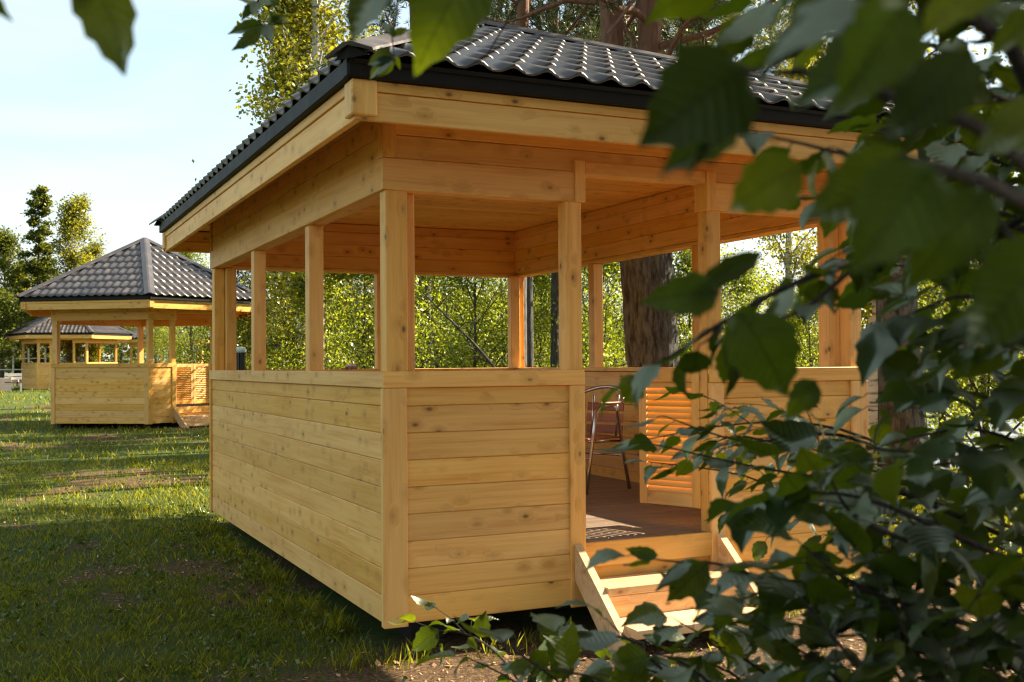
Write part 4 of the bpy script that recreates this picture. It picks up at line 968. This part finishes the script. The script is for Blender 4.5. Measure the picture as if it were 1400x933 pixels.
b4.mb.tube([P(548, -30, 1.75), P(548, -30, 1.75)+Vector((0.1, -0.15, 0.5)), P(548, -30, 1.75)+Vector((0.35, -0.5, 1.5))], [0.004, 0.006, 0.009], 6); b4.done()
b5 = Plant('bare_twig', 'thin bare twig crossing the front roof tiles', 'branch', 7)
b5.mb.tube([P(722, -20, 1.6), P(690, 35, 1.62), P(668, 72, 1.64), P(633, 96, 1.66)], [0.002, 0.0017, 0.0013, 0.0008], 4); b5.leaf(P(712, -2, 1.6), P(735, -30, 1.6))
b5.mb.tube([P(722, -20, 1.6), P(722, -20, 1.6)+Vector((0.1, -0.15, 0.5)), P(722, -20, 1.6)+Vector((0.35, -0.5, 1.5))], [0.004, 0.006, 0.009], 6); b5.done()

# the bush right beside the camera: large blurred leaves at the upper right
n1 = Plant('linden_sapling', 'linden sapling close to the camera with large blurred dark leaves in the upper right', 'tree', 11)
stem = P(1560, 1200, 1.05); n1.mb.tube([Vector((stem.x, stem.y, -0.2)), P(1550, 700, 1.05), P(1500, 300, 0.9), P(1380, 60, 0.75), P(1200, -60, 0.65)], [0.016, 0.013, 0.009, 0.006, 0.003], 7)
n1.mb.tube([P(1500, 300, 0.9), P(1330, 170, 0.62), P(1120, 100, 0.55), P(1015, 98, 0.55)], [0.006, 0.004, 0.003, 0.0015], 6)
n1.mb.tube([P(1500, 330, 0.9), P(1350, 250, 0.6), P(1230, 215, 0.5)], [0.006, 0.004, 0.002], 6)
for a in ((1022, 92, 878, 196, 0.56, 0.0, 1.15, (0.2, 0, 0.1), 0), (1012, 130, 898, 258, 0.57, 0.02, 0.72, (0.3, 0, 0.8), 3), (1015, 110, 925, 262, 0.575, 0.01, 0.3, (0, 0, -0.4), 1),
          (1245, 60, 1065, 150, 0.5, 0.0, 0.95, (0, 0, 0.4), 0), (1210, 20, 1010, 90, 0.52, 0.02, 0.75, (0, 0, 0.9), 2), (1240, 0, 1130, 170, 0.48, 0.0, 0.9, (0.2, 0, 0.2), 4), (1330, 70, 1190, 215, 0.53, 0.0, 0.8, (0, 0, 0.4), 1),
          (1100, 226, 980, 296, 0.62, 0.02, 1.0, (0.1, 0, 0.2), 2), (1240, 205, 1085, 325, 0.6, 0.0, 0.8, (0, 0, 0.6), 3), (1275, 225, 1148, 392, 0.48, 0.0, 1.0, (-0.1, 0, 0.1), 0), (1350, 260, 1225, 415, 0.55, 0.01, 0.8, (0.1, 0, 0.5), 2),
          (1440, 130, 1320, 230, 0.6, 0.0, 0.8, (0, 0, 0.7), 1), (1450, 330, 1300, 500, 0.55, 0.0, 0.9, (0, 0, 0.4), 3), 
          (1370, -40, 1240, 60, 0.55, 0.0, 0.8, (0, 0, 0.5), 2), (1180, -60, 1060, 60, 0.58, 0.0, 0.8, (0, 0, 0.4), 0), (1420, 20, 1340, 90, 0.7, 0.0, 0.7, (0, 0, 0.6), 4)):
    k = 1.0 if a[0] == 1022 else 0.87
    big(n1, a[0], a[1], a[0]+(a[2]-a[0])*k, a[1]+(a[3]-a[1])*k, *a[4:])
n1.done()
# bough in the middle right: clear leaves over the doorway
n2 = Plant('linden_bough', 'leafy bough reaching in from the right in front of the far doorway post', 'branch', 12)
n2.shoot([P(1480, 300, 1.5), P(1300, 330, 1.25), P(1180, 355, 1.15), P(1080, 390, 1.12), P(990, 440, 1.15), P(920, 485, 1.2), P(868, 515, 1.22)], 0.006, 0.0012, 0.06, 0.03, 0.3, 0.09)
n2.shoot([P(1180, 355, 1.15), P(1090, 428, 1.12), P(1010, 440, 1.1), P(960, 470, 1.15)], 0.003, 0.001, 0.058, 0.032, 0.25, 0.08)
n2.shoot([P(1360, 320, 1.3), P(1240, 240, 1.2), P(1130, 205, 1.1), P(1030, 182, 1.08)], 0.004, 0.001, 0.055, 0.035, 0.3, 0.09)
big(n2, 1012, 428, 1078, 542, 0.92, 0.01, 1.02, (-0.1, 0, 0.1), 0)
big(n2, 985, 400, 878, 412, 0.8, 0.0, 0.8, (0.1, 0, 0.1), 2); big(n2, 1042, 345, 928, 412, 0.8, 0.0, 0.36, (0, 0, -0.3), 1)
big(n2, 1115, 520, 1075, 572, 1.0, 0.0, 0.9, (0, 0, 0.2), 2)
n2.done(P(1555, 560, 1.05))
n5 = Plant('linden_bough', 'dark leafy bough filling the top right corner above the roof', 'branch', 17, limit=280)
for (y0, y1, xe, d) in ((-120, -10, 1010, 1.0), (-60, 50, 1130, 0.95), (60, 170, 1240, 1.25), (-150, -40, 1180, 0.9), (190, 270, 1290, 1.45)):
    n5.shoot([P(1560, y0+40, d+0.2), P(1440, y0+70, d+0.1), P(1320, y0+(y1-y0)*0.75, d), P(xe, y1, d-0.03)], 0.005, 0.0012, 0.07, 0.04, 0.3, 0.14)
n5.done(P(1552, 120, 0.86))
# dense dark bush along the right edge
def bush(name, label, seed, shoots, size, step, limit=290, tw=0.45, twl=0.22, kinds=BROAD, r0=0.006):
    b = Plant(name, label, 'bush', seed, 'bushes beside the camera', limit, kinds)
    for pts in shoots: b.shoot([P(*p) for p in pts], r0, 0.0012, size, step, tw, twl)
    c = sum((p for p, r in b.starts), Vector())/len(b.starts); b.done(Vector((c.x, c.y, -0.2))); return b
rr = random.Random(44)
sh = []
for k in range(15):
    y0 = 80+k*40+rr.uniform(-20, 20); d = rr.uniform(1.3, 2.1); xe = 1180+rr.uniform(-20, 110)
    sh.append([(1560, y0+150, d+0.2), (1440, y0+60, d), (1330, y0+15, d-0.05), (xe, y0+rr.uniform(-15, 50), d-0.1)])
bush('leafy_bush', 'tall dark bush filling the right edge in front of the lake', 45, sh, 0.072, 0.04)
sh = []
for k in range(5):
    y0 = 550+k*20+rr.uniform(-12, 12); d = rr.uniform(1.9, 2.7); xe = rr.uniform(850, 990)
    sh.append([(1420, y0+130, d+0.4), (1290, y0+85, d+0.2), (1150, y0+45+rr.uniform(-25, 25), d+0.05), (1020, y0+25+rr.uniform(-25, 25), d), (xe, y0+rr.uniform(-10, 50), d)])
bush('leafy_bush', 'bush with small narrow leaves reaching across the right front panel and steps', 46, sh, 0.06, 0.034, 295, 0.5, 0.2, SLIM+BROAD[:2], 0.005)
sh = []
for k in range(7):
    y0 = 590+k*34+rr.uniform(-12, 12); d = rr.uniform(1.25, 1.7); xe = rr.uniform(1025, 1140)+max(0, k-3)*12
    sh.append([(1480, y0+190, d+0.3), (1320, y0+120, d+0.1), (1180, y0+60+rr.uniform(-20, 20), d), (xe, y0+rr.uniform(0, 60), d-0.05)])
bush('leafy_bush', 'bush with broad green leaves leaning over the right end of the steps', 47, sh, 0.075, 0.05, 290, 0.35, 0.16)
sh = []
for k in range(13):
    x0 = 860+k*45; d = rr.uniform(1.35, 2.1); y1 = rr.uniform(835, 900)-0.22*max(0, x0-950)
    sh.append([(x0+260, 1150, d+0.1), (x0+120, 1000, d), (x0+50, 920, d-0.03), (x0-rr.uniform(0, 70), y1, d-0.05)])
bush('leafy_bush', 'low dark bush along the bottom right edge in front of the steps', 48, sh, 0.08, 0.042, 290, 0.45, 0.2)
n6 = Plant('linden_twig', 'drooping twig with a few round leaves hanging over the right half of the steps', 'branch', 19)
n6.shoot([P(1330, 930, 1.75), P(1180, 850, 1.65), P(1060, 800, 1.58), P(985, 772, 1.52), P(925, 768, 1.5), P(872, 762, 1.5)], 0.004, 0.001, 0.07, 0.05, 0.1, 0.08, start=0.3)
n6.shoot([P(1060, 800, 1.58), P(1000, 822, 1.55), P(950, 800, 1.52)], 0.002, 0.001, 0.07, 0.05, start=0.4)
big(n6, 968, 770, 912, 822, 1.5, 0.0, 0.85, (0, 0, 0.4), 2); big(n6, 900, 760, 855, 752, 1.5, 0.0, 0.7, (0, 0, 0.6), 1)
n6.done(P(1556, 900, 1.05))
n3 = Plant('leafy_sprig', 'low sprig with pale rounded leaves growing below the corner post', 'plant', 13, limit=200)
n3.shoot([P(760, 1010, 2.75), P(690, 905, 2.85), P(640, 868, 2.95), P(600, 862, 3.0), P(566, 850, 3.0)], 0.004, 0.001, 0.075, 0.05, 0.2, 0.12, start=0.3)
n3.shoot([P(880, 880, 2.5), P(820, 868, 2.6), P(770, 892, 2.7), P(735, 925, 2.75)], 0.004, 0.0015, 0.08, 0.06, 0.2, 0.12)
n3.shoot([P(640, 870, 2.95), P(615, 845, 2.95), P(590, 828, 2.95)], 0.0015, 0.0008, 0.05, 0.05)
for (bx, by, tx, ty, w) in ((770, 888, 735, 842, 1.0), (772, 888, 780, 845, 0.6), (656, 872, 664, 836, 0.95), (600, 862, 563, 890, 0.95), (640, 872, 652, 888, 0.9)): big(n3, bx, by, tx, ty, 2.75, 0.0, w, (0, 0, 0.5))
n3.done(Vector((*P(860, 1150, 2.7).xy, -0.18)))
n4 = Plant('leafy_bush', 'low bush with large leaves over the wood chips at the bottom centre', 'bush', 14, 'bushes beside the camera', limit=200)
for (x0, y1, x1) in ((700, 900, 640), (760, 880, 690), (850, 890, 790), (920, 905, 850), (820, 915, 740)):
    d = rr.uniform(1.7, 2.2); n4.shoot([P(x0+150, 1080, d), P(x0+60, 985, d), P(x0, 930, d), P(x1, y1, d)], 0.004, 0.0012, 0.075, 0.055, 0.3, 0.14, start=0.3)
n4.done(Vector((*P(930, 1150, 2.0).xy, -0.18)))

# ------------------------------------------------------------------ small things
def chair(label, x, y, z, rz):
    t = thing('bistro_chair', label, 'chair', (x, y, z), rz, None)
    # local: seat faces +x, width along y
    for sy in (-1, 1):
        f = MB(); f.tube([(0.27, sy*0.25, 0), (0.22, sy*0.25, 0.25), (0.19, sy*0.26, 0.45), (0.17, sy*0.275, 0.62), (0.12, sy*0.275, 0.665), (0.0, sy*0.275, 0.675), (-0.13, sy*0.265, 0.69)], 0.0145, 8); f.build('leg', ALU, t, None, True)
        f = MB(); f.tube([(-0.29, sy*0.22, 0), (-0.21, sy*0.225, 0.3), (-0.1, sy*0.26, 0.62), (-0.07, sy*0.27, 0.675)], 0.0145, 8); f.build('leg', ALU, t, None, True)
        f = MB(); f.tube([(0.21, sy*0.23, 0.4), (-0.2, sy*0.215, 0.385)], 0.01, 6); f.build('seat_rail', ALU, t, None, True)
    a = MB(); pts = []
    for k in range(13):
        th = -PI/2*1.0+PI*k/12; pts.append((-0.13-0.17*math.cos(th), 0.265*math.sin(th), 0.69+0.12*math.cos(th)))
    a.tube(pts, 0.0145, 8); a.build('back_frame', ALU, t, None, True)
    a = MB(); a.tube([(-0.235, 0.13, 0.4), (-0.275, 0.13, 0.745)], 0.009, 6); a.build('back_stay', ALU, t, None, True)
    a = MB(); a.tube([(-0.235, -0.13, 0.4), (-0.275, -0.13, 0.745)], 0.009, 6); a.build('back_stay', ALU, t, None, True)
    a = MB(); a.tube([(0.22, -0.24, 0.27), (0.22, 0.24, 0.27)], 0.009, 6); a.build('stretcher', ALU, t, None, True)
    a = MB(); a.tube([(-0.215, -0.22, 0.27), (-0.215, 0.22, 0.27)], 0.009, 6); a.build('stretcher', ALU, t, None, True)
    for k in range(6):
        box('seat_slat', t, Matrix.Identity(4), (-0.19+k*0.069, -0.225, 0.41), (-0.131+k*0.069, 0.225, 0.422), wood_y, 0.003)
    for k in range(3):
        zz = 0.47+k*0.09; M = Matrix.Translation((-0.247-k*0.009, 0, zz)) @ Matrix.Rotation(R(-7), 4, 'Y')
        box('back_slat', t, M, (-0.006, -0.19, -0.034), (0.006, 0.19, 0.034), wood_y, 0.003)
    for sy in (-1, 1):
        box('armrest', t, Matrix.Identity(4), (-0.08, sy*0.275-0.025, 0.684), (0.14, sy*0.275+0.025, 0.7), CHAIRW, 0.006)
    return t
wood_y = wood('varnished_slat_wood', 'y', (0.5, 0.16, 0.055), (0.34, 0.09, 0.03), 0.2, 0.35)
chair('aluminium bistro chair with reddish wooden slats standing inside the doorway of the large gazebo', 2.42, 2.3, FL+0.002, R(200))
c = MB()
for k, (x, y, z, r) in enumerate(((0, 0, 0.018, 0.022), (0.04, 0.01, 0.016, 0.02), (-0.04, 0, 0.015, 0.019))): c.tube([(x-0.03, y-0.03, 0.003), (x-0.01, y, z), (x+0.03, y+0.02, 0.004)], [0.012, r*0.9, 0.012], 9)
t = thing('cloth_bundle', 'small pink and white crumpled cloth lying on the back rail of the large gazebo', 'cloth', (1.32, GL-0.06, H))
c.build('cloth', CLOTHR, t, None, True); c = MB(); c.tube([(-0.055, -0.01, 0.028), (0, -0.005, 0.04), (0.05, -0.01, 0.034)], [0.01, 0.015, 0.009], 8); c.build('cloth_fold', CLOTHW, t, None, True)
# lantern seen between the left posts
x, y = polar(329, 22); z = float(ground_z(x, y)); t = thing('park_lantern', 'black barred lantern with a pale cap standing behind the left posts of the large gazebo', 'lantern', (x, y, z))
c = MB(); c.tube([(0, 0, -0.1), (0, 0, 1.25)], [0.05, 0.04], 10); c.build('pole', BLACKP, t)
for k in range(8):
    a = 2*PI*k/8; box('bar', t, Matrix.Rotation(a, 4, 'Z'), (0.075, -0.018, 1.24), (0.087, 0.018, 1.62), BLACKP, 0.002)
c = MB(); c.tube([(0, 0, 1.22), (0, 0, 1.25)], [0.095, 0.095], 12); c.build('base', BLACKP, t)
c = MB(); c.tube([(0, 0, 1.25), (0, 0, 1.6)], [0.035, 0.035], 10); c.build('inner_glass', GLASSD, t)
c = MB(); c.tube([(0, 0, 1.62), (0, 0, 1.69), (0, 0, 1.72), (0, 0, 1.73)], [0.11, 0.11, 0.085, 0.04], 16); c.build('cap', CAPG, t, None, True)
# white pole fence, bench and box at the far left
def pole_fence():
    xa, ya = polar(-45, 60); t = thing('pole_fence', 'white pole fence with two rails behind the farthest gazebo', 'fence', (xa, ya, 0.33))
    pxs = (-45, -12, 18, 39, 62); q = [Vector((*polar(p, 60), 0))-Vector((xa, ya, 0)) for p in pxs]
    for p in q: c = MB(); c.tube([p+Vector((0, 0, -0.3)), p+Vector((0, 0, 2.0))], 0.045, 8); c.build('post', WHITE, t)
    for zz in (0.95, 1.5): c = MB(); c.tube([p+Vector((0, 0, zz)) for p in (q[0], q[-1])], 0.032, 6); c.build('rail', WHITE, t)
pole_fence()
x, y = polar(20, 55); z = float(ground_z(x, y)); t = thing('garden_bench', 'dark red garden bench on pale legs beside the farthest gazebo', 'bench', (x, y, z), -YAW+0.45)
for k in range(3): box('seat_slat', t, Matrix.Identity(4), (-0.42, -0.2+k*0.13, 0.42), (0.3, -0.09+k*0.13, 0.46), GREYW)
for k in range(2): box('back_slat', t, Matrix.Identity(4), (-0.42, 0.2, 0.56+k*0.16), (0.3, 0.23, 0.68+k*0.16), WHITE)
for sx in (-0.36, 0.22): box('leg', t, Matrix.Identity(4), (sx, -0.18, 0), (sx+0.06, 0.18, 0.418), WHITE)
x, y = polar(5, 55); z = float(ground_z(x, y)); t = thing('planter_box', 'pale pinkish wooden planter box at the left edge beside the bench', 'planter', (x, y, z), -YAW+0.45)
for k in range(4): box('plank', t, Matrix.Identity(4), (-0.3, -0.2, 0.05+k*0.15), (0.28, -0.17, 0.195+k*0.15), PALE)
for k in range(4): box('plank', t, Matrix.Identity(4), (-0.3, 0.17, 0.05+k*0.15), (0.28, 0.2, 0.195+k*0.15), PALE)
for sx in (-0.32, 0.27): box('end_panel', t, Matrix.Identity(4), (sx, -0.21, 0), (sx+0.045, 0.21, 0.7), PALE)
# dark parked car beyond the six-sided gazebo
def car(px, d, rz):
    x, y = polar(px, d); z = float(ground_z(x, y)); t = thing('parked_car', 'black parked car seen through the left opening of the six-sided gazebo', 'car', (x, y, z), rz)
    prof = [(-2.1, 0.3), (-2.15, 0.75), (-1.9, 1.0), (-1.3, 1.6), (0.2, 1.66), (0.95, 1.08), (1.95, 0.95), (2.1, 0.6), (2.05, 0.3)]
    c = MB(); c.prism([(a, -0.85, b) for a, b in prof], (0, 1.7, 0)); c.build('body', BLACKP, t)
    for yy in (-0.86, 0.85): c = MB(); c.prism([(-1.2, yy, 1.08), (-1.05, yy, 1.5), (0.12, yy, 1.55), (0.75, yy, 1.08)], (0, 0.012, 0)); c.build('window', GLASSD, t)
    c = MB(); c.prism([(0.3, -0.72, 1.6), (0.95, -0.76, 1.11), (0.95, 0.76, 1.11), (0.3, 0.72, 1.6)], (0.015, 0, 0.02)); c.build('windscreen', GLASSD, t)
    c = MB(); c.prism([(2.085, -0.8, 0.78), (2.1, -0.8, 0.66), (2.1, 0.8, 0.66), (2.085, 0.8, 0.78)], (0.02, 0, 0)); c.build('pale_strip', CAPG, t)  # pale grey bar across the front of the car
    for sx in (-1.35, 1.35):
        for sy in (-0.86, 0.68):
            c = MB(); c.tube([(sx, sy, 0.31), (sx, sy+0.18, 0.31)], 0.31, 16); w = c.build('wheel', RUBBER, t); c = MB(); c.tube([(sx, sy-0.006, 0.31), (sx, sy+0.186, 0.31)], 0.19, 14); c.build('rim', ALU, w)
car(93, 74, -YAW-PI/2+0.1)
